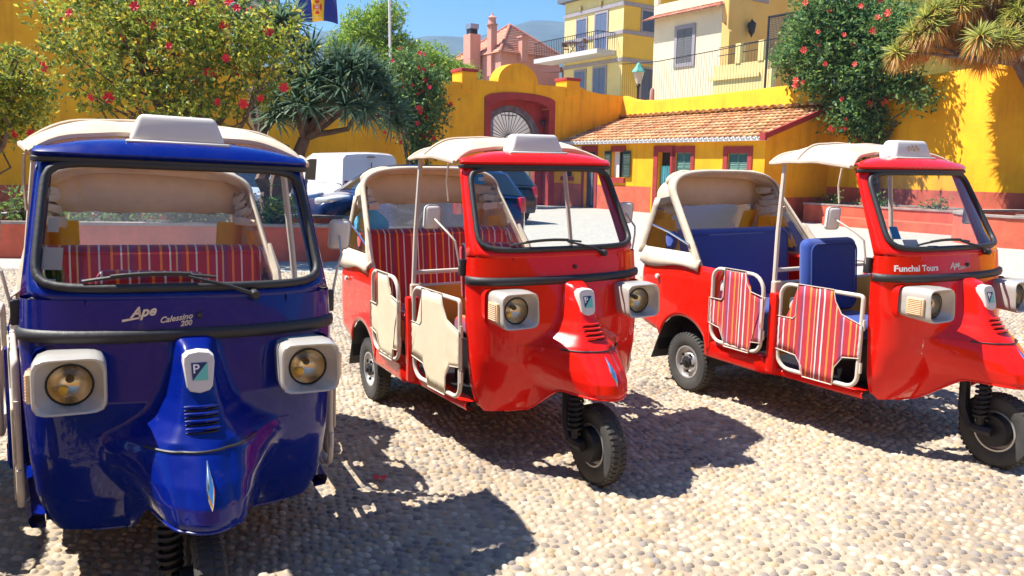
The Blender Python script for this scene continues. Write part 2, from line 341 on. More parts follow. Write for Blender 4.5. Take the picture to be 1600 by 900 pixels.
for (a, b) in ((-7.62, -7.0), (-2.93, -2.29)):
    p = MB(); p.rbox((-0.68, a, 4.2), (0.05, b, 4.83), 0.015, 1); po = p.build('pier', M_YEL, GW)
    c = MB(); c.rbox((-0.72, a-0.04, 4.832), (0.09, b+0.04, 4.94), 0.012, 1); c.build('coping', M_REDP, po)
pd = [(0, -5.19+0.9*math.cos(a), 4.56+0.72*max(0, math.sin(a))) for a in np.linspace(0, math.pi, 25)]
p = MB(); p.prism([(0.03, y, z) for (_, y, z) in pd], (-0.6, 0, 0)); p.build('pediment', M_YEL, GW)
sw = MB()
oa = [(-3.46, 0.0)] + [(-3.46, 3.97)] + [(y, 3.97+0.26*math.sqrt(max(0, 1-((y+5.06)/1.6)**2))) for y in np.linspace(-3.5, -6.62, 21)] + [(-6.66, 3.97), (-6.66, 0.0)]
ia = [(-3.73, 0.0)] + [(-3.73, inner(-3.73))] + [(y, inner(y)) for y in np.linspace(-3.76, -6.38, 21)] + [(-6.41, inner(-6.41)), (-6.41, 0.0)]
for d in (0.04, 0.002):
    sw.grid([[(d, *q) for q in oa], [(d, *q) for q in ia]])
sw.grid([[(0.04, *q) for q in oa], [(0.002, *q) for q in oa]]); ib = [(y+(0.009 if y < -5.07 else -0.009), z-(0.009 if z > 1 else 0)) for y, z in ia]; sw.grid([[(0.04, *q) for q in ia], [(0.038, *q) for q in ib], [(-0.43, *q) for q in ib]])
sw.build('gate_surround', M_REDP, GW)
ar = MB(); cy, cz, rr = -5.25, 2.40, 1.18
def ring_top(y): return cz + math.sqrt(max(0, rr*rr-(y-cy)**2))
strip_wall(ar, gy(cy-rr, cy+rr, 41), ring_top, lambda y: inner(y)+0.01, -0.58, -0.42)
strip_wall(ar, gy(-6.42, cy-rr, 3), lambda y: 0, lambda y: inner(y)+0.01, -0.58, -0.42); strip_wall(ar, gy(cy+rr, -3.72, 5), lambda y: 0, lambda y: inner(y)+0.01, -0.58, -0.42)
ar.build('arch_wall', M_REDP, GW, smooth=20)
st = MB()
A = np.linspace(0, math.pi, 25)
st.grid([[(-0.41, cy+(rr+0.24)*math.cos(a), cz+(rr+0.20)*math.sin(a)) for a in A], [(-0.36, cy+rr*math.cos(a), cz+rr*math.sin(a)) for a in A], [(-0.60, cy+(rr-0.01)*math.cos(a), cz+(rr-0.01)*math.sin(a)) for a in A]])
st.build('arch_stones', M_STONE, GW, smooth=20)
fan = MB(); hub = (-0.5, cy, cz+0.12)
for a in np.linspace(0.06, math.pi-0.06, 19): fan.tube([(hub[0], hub[1]+0.18*math.cos(a), hub[2]+0.18*math.sin(a)), (hub[0], cy+1.17*math.cos(a), cz+1.17*math.sin(a))], 0.013, 5)
fan.tube([(hub[0], hub[1]+0.18*math.cos(a), hub[2]+0.18*math.sin(a)) for a in np.linspace(0, math.pi, 12)], 0.02, 5); fan.tube([(hub[0], cy+1.16*math.cos(a), cz+1.16*math.sin(a)) for a in A], 0.02, 5)
fan.tube([(-0.5, cy-0.35, 3.42), (-0.5, cy+0.35, 3.42)], 0.02, 5); fan.tube([(-0.5, cy, 3.25), (-0.5, cy, 3.62)], 0.02, 5)
fan.box((-0.53, cy-1.18, cz-0.06), (-0.47, cy+1.18, cz+0.06)); fan.build('fanlight_grille', M_IRON, GW)
M_GATE = mat('faded_blue_gate', (0.025, 0.04, 0.06), 0.6, var=0.3)
for (a, b) in ((cy-1.18, cy-0.01), (cy+0.01, cy+0.35)):
    p = MB(); p.box((-0.54, a, 0.02), (-0.48, b, cz-0.06)); gl = p.build('gate_leaf', M_GATE, GW)
    q = MB()
    for zz in (0.3, 1.1, 1.9): q.box((-0.475, a+0.05, zz), (-0.455, b-0.05, zz+0.12))
    q.build('gate_rail', M_GATE, gl)
d = MB()
for (a, b) in ((-3.44, -3.07), (-40, -6.68)): d.box((0.002, a, 0), (0.014, b, 0.90))
d.build('dado', M_DADO, GW, smooth=0)
lb = MB(); lb.lathe([(0.0, -0.14), (0.06, -0.12), (0.075, 0.05), (0.04, 0.1), (0, 0.11)], (-0.2, -3.85, 3.2), 'z', 10); lb.tube([(-0.2, -3.85, 3.3), (-0.2, -3.76, 3.36)], 0.012, 5); lb.tube([(-0.22, -3.77, 3.1), (-0.22, -3.78, 2.6), (-0.22, -3.8, 2.1)], 0.008, 4)
tag(lb.build('wall_lantern', M_IRON), 'small black lantern inside the arched gateway', 'lantern').location = CC; bpy.data.objects['wall_lantern'].rotation_euler = (0, 0, RZ)

# ------------------------------------------------------------------ long lit wall behind the cottage (local x along it, -y faces the plaza)
BW = tag(empty('boundary_wall', CC, RZ), 'long ochre wall with wavy top behind the cottage and creeper', 'wall')
wt = lambda x: ip(x, [-0.6, 0.0, 0.5, 1.0, 2.0, 4.4, 8, 11.6, 15, 32], [4.5, 4.42, 4.27, 4.19, 4.15, 4.17, 4.26, 4.14, 4.36, 4.5])
w = MB(); xs = gy(0.0, 32, 90)
prof = lambda x: [(x, 0, 0), (x, 0, wt(x)-0.12), (x, 0.06, wt(x)-0.02), (x, 0.25, wt(x)), (x, 0.44, wt(x)-0.02), (x, 0.5, wt(x)-0.12), (x, 0.5, 0)]
w.grid([prof(x) for x in xs]); w.build('wall', M_YEL, BW, smooth=40)
d = MB(); d.box((9.68, -0.013, 0), (32, -0.002, 1.02)); d.build('dado', M_DADO, BW, smooth=0)
# ------------------------------------------------------------------ cottage
CT = tag(empty('cottage', P0, RZ), 'low ochre cottage with clay tiled roof and red framed openings', 'house')
L = 9.66
ops = [(0.15, 0.65, 1.15, 2.10), (1.40, 2.04, 0.06, 2.10), (2.98, 3.64, 1.17, 2.08), (5.31, 5.90, 0.06, 2.05), (6.11, 6.80, 1.05, 2.03), (8.29, 9.05, 1.05, 2.00)]
w = MB(); xx = 0.0
for (a, b, z0, z1) in ops:
    w.box((xx, 0, 0), (a, 0.28, 2.56)); w.box((a, 0, z1), (b, 0.28, 2.56))
    if z0 > 0.5: w.box((a, 0, 0), (b, 0.28, z0))
    xx = b
w.box((xx, 0, 0), (L, 0.28, 2.56))
w.prism([(L-0.28, 0.28, 0), (L-0.28, 3.05, 0), (L-0.28, 3.05, 3.42), (L-0.28, 0.28, 2.56)], (0.28, 0, 0))
w.build('wall', M_YEL, CT, smooth=0)
d = MB()
ed = [-0.0, 1.26, 2.18, 5.0, 6.95, L+0.012]
for a, b in ((0.0, 1.26), (2.18, 5.0), (6.95, L+0.012)): d.box((a, -0.012, 0), (b, -0.002, 0.88))
d.box((L+0.002, -0.002, 0), (L+0.012, 3.05, 0.70)); d.build('dado', M_DADO, CT, smooth=0)
def frame(a, b, z0, z1, ex=0.13, top=0.21, sill=0.16, name='window_frame', side=True):
    f_ = MB(); f_.box((a-ex, -0.035, z1), (b+ex, -0.001, z1+top)); fo = f_.build(name, M_REDP, CT, smooth=0)
    if side:
        for (p, q) in ((a-ex, a), (b, b+ex)): f_ = MB(); f_.box((p, -0.035, z0), (q, -0.001, z1-0.001)); f_.build('jamb', M_REDP, fo, smooth=0)
    if z0 > 0.5: f_ = MB(); f_.box((a-ex, -0.07, z0-sill), (b+ex, -0.001, z0-0.001)); f_.build('sill', M_REDP, fo, smooth=0)
    return fo
def shutter(x0, x1, z0, z1, y, matl, parent):
    s_ = MB(); s_.box((x0, y, z0), (x0+0.03, y+0.03, z1)); s_.box((x1-0.03, y, z0), (x1, y+0.03, z1)); s_.box((x0, y, z1-0.04), (x1, y+0.03, z1)); s_.box((x0, y, z0), (x1, y+0.03, z0+0.04)); s_.box((x0, y, (z0+z1)/2-0.02), (x1, y+0.03, (z0+z1)/2+0.02))
    k = int((z1-z0)/0.055)
    for i in range(k):
        zz = z0+0.04+(z1-z0-0.08)*i/k; s_.add([(x0+0.03, y+0.002, zz), (x1-0.03, y+0.002, zz), (x1-0.03, y+0.028, zz+0.05), (x0+0.03, y+0.028, zz+0.05)], [(0, 1, 2, 3)])
    s_.box((x0+0.03, y+0.029, z0), (x1-0.03, y+0.034, z1)); return s_.build('shutter', matl, parent, smooth=0)
for k, (a, b, z0, z1) in enumerate(ops):
    if k == 0: fr = frame(a, b, z0, z1, side=False); p = MB(); p.box((a, 0.15, z0), (b, 0.17, z1)); p.build('pane', M_PANE, fr)
    elif k == 1:
        fr = frame(a, b, 0, z1, name='door_frame'); p = MB(); p.box((a, 0.14, 0.06), (b, 0.18, z1)); dr = p.build('door', mat('blue_grey_door', (0.04, 0.06, 0.09), 0.5, var=0.3), CT); p = MB(); p.box((a+0.28, 0.12, 0.1), (a+0.36, 0.138, 2.05)); p.build('door_mullion', M_STONE, dr)
    elif k == 2:
        fr = frame(a, b, z0, z1, ex=0.06, sill=0.19, side=False); p = MB(); p.box((a, 0.18, z0), (b, 0.2, z1)); p.build('pane', M_PANE, fr)
        p = MB(); p.box((a+0.02, 0.10, z0), (a+0.27, 0.13, z1)); p.build('white_casement', M_WHITE, fr)
        shutter(a-0.34, a-0.02, z0+0.02, z1+0.02, -0.08, M_DGREEN, fr); shutter(b+0.0, b+0.36, z0+0.02, z1+0.02, -0.08, M_DGREEN, fr)
    elif k == 3:
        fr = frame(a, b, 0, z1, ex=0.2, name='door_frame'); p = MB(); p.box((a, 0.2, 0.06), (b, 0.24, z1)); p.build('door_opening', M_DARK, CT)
        p = MB(); p.grid([[(x, 0.10+0.02*math.sin(x*60), zz) for zz in (0.4, 1.0, 1.62 - 0.03*abs(math.sin(x*20)))] for x in np.linspace(a+0.04, b-0.01, 24)]); p.build('curtain', M_CURT, CT)
    else:
        ex = 0.2 if k == 4 else 0.15
        fr = frame(a if k == 5 else a-0.0, b, z0, z1, ex=(0.14 if k == 4 else 0.17)); mid = (a+b)/2
        shutter(a+0.01, mid-0.005, z0, z1, 0.04, M_TEAL, fr); shutter(mid+0.005, b-0.01, z0, z1, 0.04, M_TEAL, fr)
mb_ = MB(); mb_.box((1.02, -0.09, 1.98), (1.17, -0.005, 2.28)); mb_.build('meter_box', M_WHITE, CT, smooth=0)
# barrel tiles: columns down the slope, each tile lapping the one below
def tiles(x0, x1, y0, z0, y1, z1, pitch, rows, cols, seed, r=None, lift=0.03):
    rg = np.random.default_rng(seed); V = []; F = []; T = []; n = max(2, int((x1-x0)/pitch)); r = r or pitch*0.36
    for i in range(n):
        for j in range(rows):
            t0, t1 = j/rows, (j+1.12)/rows; c = cols[rg.integers(len(cols))]*rg.uniform(0.8, 1.15); xc = x0+(i+0.5)*pitch+rg.normal(0, 0.008); o = len(V); tw = rg.normal(0, 0.012)
            for (t, hh, rr_) in ((t0, lift, r*1.08), (t1, 0.0, r*0.9)):
                for a in np.linspace(0, math.pi, 6):
                    V.append((xc+rr_*math.cos(a)+(tw if t == t1 else 0), lerp(y0, y1, t), lerp(z0, z1, t)+hh+rr_*0.75*math.sin(a))); T.append(c)
            for a in range(5): F.append((o+a, o+a+1, o+a+7, o+a+6))
            F.append((o, o+1, o+2, o+3)); F.append((o, o+3, o+4, o+5))
    # channels between the barrels
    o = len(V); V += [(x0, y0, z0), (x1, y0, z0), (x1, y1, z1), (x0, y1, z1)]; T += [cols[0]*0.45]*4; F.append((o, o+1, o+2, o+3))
    return np.array(V), np.array(F), np.array(T)
clay = [np.array(c) for c in ((0.62, 0.31, 0.14), (0.68, 0.40, 0.20), (0.56, 0.26, 0.12), (0.66, 0.45, 0.26), (0.48, 0.23, 0.12), (0.70, 0.46, 0.22))]
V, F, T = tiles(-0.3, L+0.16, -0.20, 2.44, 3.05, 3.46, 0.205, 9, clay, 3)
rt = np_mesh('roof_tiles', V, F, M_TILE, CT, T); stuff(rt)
e = MB()
for i in range(int((L+0.46)/0.205)):
    xc = -0.3+(i+0.5)*0.205; e.grid([[(xc+0.078*math.cos(a), y, 2.40+0.085*math.sin(a)) for a in np.linspace(0, math.pi, 6)] for y in (-0.275, -0.05)]); e.grid([[(xc+0.05*math.cos(a), -0.272, 2.425+0.045*math.sin(a)) for a in np.linspace(0, math.pi, 6)], [(xc, -0.272, 2.425)]*6])
    e.box((xc-0.1025, -0.245, 2.36), (xc+0.1025, -0.001, 2.42))
stuff(e.build('eave_tiles', M_WHITE, CT, smooth=50))
e = MB(); e.prism([(L+0.10, -0.24, 2.40), (L+0.10, 3.05, 3.42), (L+0.10, 3.05, 3.58), (L+0.10, -0.24, 2.56)], (0.09, 0, 0)); e.box((L+0.0, -0.30, 2.36), (L+0.2, -0.2, 2.58)); e.build('bargeboard', M_REDP, CT, smooth=0)
V, F, T = tiles(-0.1, L+0.1, 2.9, 3.52, 3.08, 3.55, 0.30, 1, clay, 5, r=0.12); o = np_mesh('ridge_tiles', V, F, M_TILE, CT, T); stuff(o)

# ------------------------------------------------------------------ planters
def planter(name, pts, h_, t, matl, label, soil=True):
    """closed low wall through pts (counter-clockwise), thickness t"""
    root = tag(empty(name, (0, 0, 0)), label, 'planter'); w = MB(); P = [Vector(p) for p in pts]; n_ = len(P)
    c = sum(P, Vector((0, 0)))/n_; Q = [p+(c-p).normalized()*t*1.3 for p in P]
    w.grid([[(p.x, p.y, 0), (p.x, p.y, h_), (q.x, q.y, h_), (q.x, q.y, h_-0.15)] for p, q in zip(P, Q)], cu=True); w.build('wall', matl, root, smooth=30)
    k = MB(); k.grid([[(p.x+(p-c).normalized().x*0.03, p.y+(p-c).normalized().y*0.03, h_+0.003), (p.x+(p-c).normalized().x*0.03, p.y+(p-c).normalized().y*0.03, h_+0.05), (q.x, q.y, h_+0.05), (q.x, q.y, h_+0.003)] for p, q in zip(P, Q)], cu=True); k.build('coping', mat('cement_coping', (0.33, 0.27, 0.24), 0.85, var=0.3), root, smooth=30)
    s_ = MB(); s_.add([(q.x, q.y, h_-0.1) for q in Q], [tuple(range(n_))]); s_.build('soil', mat('dark_soil', (0.045, 0.032, 0.022), 0.95, var=0.4, bump=0.6, bscale=12), root, smooth=0); return root
def sub(pts, k=6):
    out = []
    for i in range(len(pts)):
        a, b = pts[i], pts[(i+1) % len(pts)]
        for j in range(k): out.append((lerp(a[0], b[0], j/k), lerp(a[1], b[1], j/k)))
    return out
PL1 = planter('planter', sub([(-9.5, 12.4), (-3.05, 12.4), (-2.75, 12.7), (-2.9, 14.6), (-9.5, 15.6)]), 0.55, 0.16, M_DADO, 'long low red planter behind the blue rickshaw')
q = [uv(CC, 10.1, -1.7), uv(CC, 16.6, -1.7), uv(CC, 16.6, -0.03), uv(CC, 10.1, -0.03)]
PL2 = planter('planter', sub([(p[0], p[1]) for p in q]), 0.52, 0.14, M_DADO, 'straight terracotta planter along the lit ochre wall')
q = [uv(CC, 11.2, -2.35), uv(CC, 16.2, -2.35), uv(CC, 16.2, -1.72), uv(CC, 11.2, -1.72)]
bench = MB(); bench.box((11.2, -2.35, 0), (16.2, -1.72, 0.24)); bo = tag(bench.build('planter_step', M_DADO, smooth=0), 'low terracotta step in front of the wall planter', 'step'); bo.location = CC; bo.rotation_euler = (0, 0, RZ)
PL3 = planter('planter', [(11.9+2.1*math.cos(a), 16.9+1.7*math.sin(a)) for a in np.linspace(0, 2*math.pi, 28)[:-1]], 0.62, 0.16, M_DADO, 'round dark red planter at the right edge under the dragon tree')

# ------------------------------------------------------------------ houses on the rise behind
M_PALEY = mat('pale_yellow_render', (0.72, 0.58, 0.24), 0.85, var=0.08, vscale=1.0)
M_GOLD_SHADED = mat('golden_and_shaded_render', (0.68, 0.45, 0.055), 0.85, var=0.08, vscale=1.0)
M_GTRIM = mat('grey_lilac_trim', (0.30, 0.27, 0.30), 0.8, var=0.1)
M_BSHUT = mat('slate_blue_shutter', (0.12, 0.16, 0.26), 0.6)
M_CREAM = mat('cream_render', (0.74, 0.62, 0.43), 0.85, var=0.07, vscale=1.0)
M_OCHR = mat('apricot_render', (0.72, 0.45, 0.14), 0.85, var=0.10, vscale=0.8)
M_SLAB = mat('concrete_slab', (0.50, 0.49, 0.50), 0.8, var=0.1)
def house(name, label): return tag(empty(name, CC, RZ), label, 'house')
def opening(root, kind, a, b, z0, z1, y, leaf, trim=0.13, axis='y', slats=True):
    """framed opening on a face: axis 'y' face looks to -y, axis 'x' face looks to +x"""
    def T(x, d, z): return (x, y+d, z) if axis == 'y' else (y-d, x, z)
    def bx(mb, x0, x1, d0, d1, q0, q1):
        A, B = T(x0, d0, q0), T(x1, d1, q1); mb.box(tuple(min(i, j) for i, j in zip(A, B)), tuple(max(i, j) for i, j in zip(A, B)))
    f_ = MB(); bx(f_, a-trim, a, -0.06, -0.002, z0-trim, z1+trim); bx(f_, b, b+trim, -0.06, -0.002, z0-trim, z1+trim); bx(f_, a, b, -0.06, -0.002, z1, z1+trim); bx(f_, a, b, -0.06, -0.002, z0-trim, z0)
    fo = f_.build(kind, M_GTRIM, root, smooth=0)
    mid = (a+b)/2
    for (c, d) in ((a, mid-0.01), (mid+0.01, b)):
        p = MB(); bx(p, c, d, -0.03, -0.003, z0, z1)
        if slats:
            k = max(3, int((z1-z0)/0.12))
            for i in range(k): zz = z0+0.05+(z1-z0-0.1)*i/k; bx(p, c+0.05, d-0.05, -0.045, -0.031, zz, zz+0.06)
        p.build('shutter', leaf, fo, smooth=0)
    return fo
YH = house('apartment_house', 'pale yellow apartment house with grey bands and a concrete balcony')
w = MB(); w.box((-17.66, 10.5, 0), (-11.9, 19, 12.0), 0); w.add([(-11.895, 10.5, 0), (-11.895, 19, 0), (-11.895, 19, 12.0), (-11.895, 10.5, 12.0)], [(0, 1, 2, 3)], 1); w.build('wall', [M_PALEY, M_GOLD_SHADED], YH, smooth=0, recalc=False)  # golden sheet paints the shaded side of the same pale yellow wall
t = MB()
for z in (11.05, 9.42, 7.80): t.box((-17.70, 10.42, z), (-11.84, 10.498, z+0.22)); t.box((-11.893, 10.42, z-0.001), (-11.82, 19, z+0.219))
t.build('band', M_GTRIM, YH, smooth=0)
r_ = MB(); r_.box((-18.0, 10.1, 12.0), (-11.5, 19.4, 12.35)); r_.build('cornice', mat('slate_cornice', (0.12, 0.13, 0.16), 0.7), YH, smooth=0)
for (a, b, z0, z1) in ((-16.3, -15.4, 8.62, 10.75), (-14.45, -13.4, 8.62, 10.85), (-16.4, -15.4, 5.6, 7.55), (-14.5, -13.4, 5.0, 7.6)): opening(YH, 'window', a, b, z0, z1, 10.5, M_BSHUT)
for (a, b, z0, z1) in ((12.0, 13.4, 9.72, 10.9), (12.1, 13.5, 5.6, 7.5)): opening(YH, 'window', a, b, z0, z1, -11.9, mat('dark_blue_shutter', (0.05, 0.07, 0.13), 0.5), axis='x', slats=False)
bl = MB(); bl.box((-19.0, 9.0, 8.22), (-12.5, 10.498, 8.5)); bo = bl.build('balcony', M_SLAB, YH, smooth=0)
rl = MB()
for x in np.linspace(-18.95, -12.55, 36): rl.box((x-0.012, 9.03, 8.5), (x+0.012, 9.054, 9.5))
rl.box((-18.97, 9.02, 9.5), (-12.53, 9.06, 9.54)); rl.box((-12.56, 9.06, 9.5), (-12.53, 10.4, 9.54))
for y in np.linspace(9.15, 10.4, 8): rl.box((-12.556, y-0.012, 8.5), (-12.532, y+0.012, 9.5))
rl.build('balcony_railing', M_IRON, bo, smooth=0)
for x in (-15.9, -13.9):
    p = MB(); p.lathe([(0, 0.12), (0.1, 0.1), (0.08, -0.12), (0, -0.14)], (x, 10.4, 11.45), 'z', 8); p.box((x-0.02, 10.4, 11.5), (x+0.02, 10.5, 11.54)); p.build('wall_lamp', mat('brass', (0.45, 0.3, 0.1), 0.5), YH)
tb = MB(); tb.lathe([(0, 0.74), (0.45, 0.74), (0.45, 0.70), (0, 0.70)], (0, 0, 0), 'z', 14)
for a in (0.5, 2.1, 3.7, 5.3): tb.tube([(0.3*math.cos(a), 0.3*math.sin(a), 0.7), (-0.3*math.cos(a), -0.3*math.sin(a)+0.1, 0)], 0.02, 5)
M_RATT = mat('brown_rattan', (0.22, 0.10, 0.05), 0.7)
tag(tb.build('balcony_table', M_RATT), 'small brown folding table on the apartment balcony', 'table').location = uv(CC, -15.6, 9.6, 8.5)
for dx, lbl in ((-16.5, 'left brown folding chair on the apartment balcony'), (-14.8, 'right brown folding chair on the apartment balcony')):
    c_ = MB(); c_.box((-0.2, -0.2, 0.42), (0.2, 0.2, 0.45)); c_.box((-0.2, 0.18, 0.6), (0.2, 0.21, 0.88))
    for sx_ in (-0.19, 0.19): c_.tube([(sx_, -0.2, 0), (sx_, 0.2, 0.88)], 0.018, 5); c_.tube([(sx_, 0.22, 0), (sx_, -0.2, 0.44)], 0.018, 5)
    o = tag(c_.build('balcony_chair', M_RATT), lbl, 'chair', 'balcony chairs'); o.location = uv(CC, dx, 9.7, 8.5); o.rotation_euler = (0, 0, RZ+(1.2 if dx < -16 else -1.2))

KH = house('cream_house', 'cream rendered house with shuttered window and pink tiled eave')
w = MB(); w.box((-8.0, 9.3, 0), (-3.2, 17, 9.55)); w.build('wall', M_CREAM, KH, smooth=0)
opening(KH, 'window', -6.2, -5.12, 7.0, 8.75, 9.3, mat('grey_green_shutter', (0.14, 0.14, 0.15), 0.7), trim=0.2)
clayp = [np.array(c) for c in ((0.62, 0.26, 0.18), (0.70, 0.36, 0.26), (0.58, 0.22, 0.15))]
V, F, T = tiles(-8.4, -3.1, 8.75, 9.42, 9.6, 9.78, 0.2, 2, clayp, 8); stuff(np_mesh('eave_tiles', V, F, M_TILE, KH, T))
p = MB(); p.box((-8.2, 9.42, 9.8), (-3.2, 9.6, 10.3)); p.box((-8.2, 9.4, 10.3), (-7.9, 9.62, 11.4)); p.box((-4.9, 9.4, 10.3), (-4.6, 9.62, 11.4)); p.build('roof_parapet', M_CREAM, KH, smooth=0)
p = MB(); p.tube([(-8.0, 9.5, 11.0), (-4.7, 9.5, 11.0)], 0.035, 6); p.build('roof_rail', M_IRON, KH)
AH = house('apricot_house', 'apricot rendered house wall with a black lantern, right of the cream house')
w = MB(); w.box((-3.18, 9.3, 0), (-2.77, 16, 13.5)); w.prism([(-3.0, 9.28, 0), (-2.5, 9.28, 0), (-2.5, 9.28, 8.2), (-3.0, 9.28, 8.7)], (0, -0.2, 0)); w.build('wall', M_OCHR, AH, smooth=0)
p = MB(); p.box((-2.768, 11.0, 9.9), (-2.72, 12.2, 11.2)); p.build('window', M_GTRIM, AH, smooth=0)
g = MB(); g.tube([(-2.72, 9.2, 13.0), (-2.70, 9.2, 8.4), (-2.66, 9.1, 4.5)], 0.07, 8); g.build('drainpipe', M_OCHR, AH)
lt = MB(); lt.lathe([(0, 0.5), (0.05, 0.42), (0.2, 0.3), (0.21, 0.26), (0.15, -0.15), (0.05, -0.3), (0, -0.42)], (-2.5, 10.73, 8.45), 'z', 8); lt.tube([(-2.77, 10.73, 8.6), (-2.5, 10.73, 8.95)], 0.03, 6); lt.build('wall_lantern', M_IRON, AH)
# garden walls on the terrace in front of the apricot house
TW = tag(empty('terrace_parapet', CC, RZ), 'pale yellow terrace parapet with square posts in front of apricot house', 'wall')
w = MB(); w.box((-0.6, 6.0, 3.5), (2.6, 6.3, 6.1)); w.box((-0.8, 5.9, 5.45), (2.0, 6.0, 5.62)); w.build('parapet', M_PALEY, TW, smooth=0)
for x in (0.62, 1.85): p = MB(); p.box((x, 5.96, 6.1), (x+0.28, 6.34, 6.95)); p.build('post', M_PALEY, TW, smooth=0)
p = MB(); p.tube([(-0.5, 6.15, 6.55), (2.6, 6.15, 6.62)], 0.02, 5); p.tube([(-0.5, 6.15, 6.9), (2.6, 6.15, 6.97)], 0.02, 5); p.build('rail', M_IRON, TW)
HW = house('far_right_house', 'pale house with white awning behind the flowering creeper')
w = MB(); w.box((1.0, 14, 0), (4.2, 20, 14)); w.build('wall', M_GOLD_SHADED, HW, smooth=0); p = MB(); p.prism([(1.0, 13.9, 10.0), (4.2, 13.9, 10.0), (4.2, 12.6, 9.4), (1.0, 12.6, 9.4)], (0, 0, 0.12)); p.build('awning', M_WHITE, HW, smooth=0)
# iron railing along the wall top
RL = tag(empty('iron_railing', CC, RZ), 'thin black iron railing standing along the wall top', 'railing')
rt_ = lambda x: ip(x, [-0.5, 1.4, 4.4, 7.2], [5.74, 5.63, 5.72, 5.84])
bars = MB()
for x in np.linspace(-0.5, 7.2, 62): bars.tube([(x, 0.3, wt(x)-0.1), (x, 0.3, rt_(x))], 0.008, 4)
M_RAIL = mat('weathered_railing', (0.16, 0.13, 0.09), 0.6)
stuff(bars.build('bars', M_RAIL, RL)); tr = MB(); tr.tube([(x, 0.3, rt_(x)) for x in np.linspace(-0.5, 7.2, 12)], 0.018, 5); tr.build('top_rail', M_IRON, RL)
MS = tag(empty('mesh_screen', CC, RZ), 'dark mesh screen panel above the wall beside the creeper', 'screen')
p = MB()
for x in np.linspace(6.75, 8.6, 34): p.box((x-0.008, 0.38, 4.9), (x+0.008, 0.39, 6.55))
for z in np.linspace(4.9, 6.55, 30): p.box((6.75, 0.392, z-0.008), (8.6, 0.40, z+0.008))
p.build('mesh', mat('dark_mesh', (0.05, 0.06, 0.06), 0.6), MS, smooth=0); p = MB()
for x in (6.73, 8.6): p.box((x, 0.36, 4.2), (x+0.05, 0.42, 6.6))
p.box((6.73, 0.36, 6.56), (8.65, 0.42, 6.61)); p.build('frame', M_IRON, MS, smooth=0)
SL = tag(empty('street_lamp', uv(CC, 0.58, 0.3), RZ), 'green copper street lantern on the wall corner', 'lamp')
p = MB(); p.tube([(0, 0, 4.1), (0, 0, 4.75)], 0.045, 8); p.lathe([(0.06, 4.75), (0.1, 4.8), (0.06, 4.85)], (0, 0, 0), 'z', 8); p.build('post', M_IRON, SL)
p = MB(); p.lathe([(0.10, 4.86), (0.23, 5.32)], (0, 0, 0), 'z', 6); p.build('lantern_glass', mat('frosted_lantern_glass', (0.55, 0.55, 0.45), 0.3), SL, smooth=0)
p = MB(); p.lathe([(0.29, 5.31), (0.27, 5.36), (0.15, 5.52), (0.10, 5.62), (0.05, 5.68), (0, 5.70)], (0, 0, 0), 'z', 6); p.build('lantern_cap', mat('verdigris_copper', (0.10, 0.36, 0.28), 0.6, var=0.2), SL, smooth=0)
bt = MB(); bt.lathe([(0.08, 4.1), (0.1, 4.2), (0.09, 4.5), (0.05, 4.62), (0, 4.64)], (0, 0, 0), 'z', 8); o = tag(bt.build('stone_finial', mat('pink_stone', (0.45, 0.26, 0.2), 0.8)), 'small reddish finial beside the green lantern', 'finial'); o.location = uv(CC, 1.45, 0.25)

# pink house with chimneys
PH = house('pink_house', 'pink house with terracotta hipped roof and two chimneys')
M_PINK = mat('pink_render', (0.58, 0.27, 0.20), 0.85, var=0.12, vscale=0.8)
w = MB(); w.box((-30.5, 9.7, 0), (-24.1, 15.0, 9.6)); w.build('wall', M_PINK, PH, smooth=0)
ap = (-27.0, 12.35, 12.1); rv = []
def hip(a, b, rows, parent, cols, seed):
    rg = np.random.default_rng(seed); V = []; F = []; T = []
    for j in range(rows):
        t0, t1 = j/rows, (j+1.08)/rows; c = cols[j % len(cols)]*rg.uniform(0.9, 1.1); o = len(V)
        for t, dz in ((t0, 0.0), (t0, 0.09), (t1, 0.0)):
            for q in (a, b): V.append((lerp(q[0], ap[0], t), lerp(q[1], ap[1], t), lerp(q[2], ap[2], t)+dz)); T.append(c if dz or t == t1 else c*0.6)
        F += [(o, o+1, o+3, o+2), (o+2, o+3, o+5, o+4)]
    return np.array(V), np.array(F), np.array(T)
pk = [np.array(c) for c in ((0.60, 0.25, 0.16), (0.66, 0.33, 0.22))]
for k, (a, b) in enumerate((((-23.8, 9.4, 9.55), (-23.8, 15.3, 9.55)), ((-30.8, 9.4, 9.55), (-23.8, 9.4, 9.55)), ((-30.8, 15.3, 9.55), (-30.8, 9.4, 9.55)), ((-23.8, 15.3, 9.55), (-30.8, 15.3, 9.55)))):
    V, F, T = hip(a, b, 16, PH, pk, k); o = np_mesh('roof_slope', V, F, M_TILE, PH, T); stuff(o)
r_ = MB()
for q in ((-23.8, 9.4, 9.6), (-23.8, 15.3, 9.6), (-30.8, 9.4, 9.6)): r_.tube([q, (ap[0], ap[1], ap[2]+0.05)], 0.11, 6)
r_.build('hip_tiles', mat('hip_tile_clay', (0.5, 0.18, 0.12), 0.85, var=0.2), PH)
c_ = MB(); c_.box((-27.6, 8.6, 4), (-26.6, 9.5, 11.1)); co = c_.build('chimney', M_PINK, PH, smooth=0)
k_ = MB(); k_.box((-27.4, 8.75, 11.1), (-26.8, 9.35, 11.5)); k_.build('chimney_flue', M_IRON, co, smooth=0); k_ = MB(); k_.box((-27.5, 8.7, 11.5), (-26.7, 9.4, 11.85)); k_.build('chimney_cowl', mat('galvanised_metal', (0.35, 0.36, 0.4), 0.4, metal=0.7), co, smooth=0)
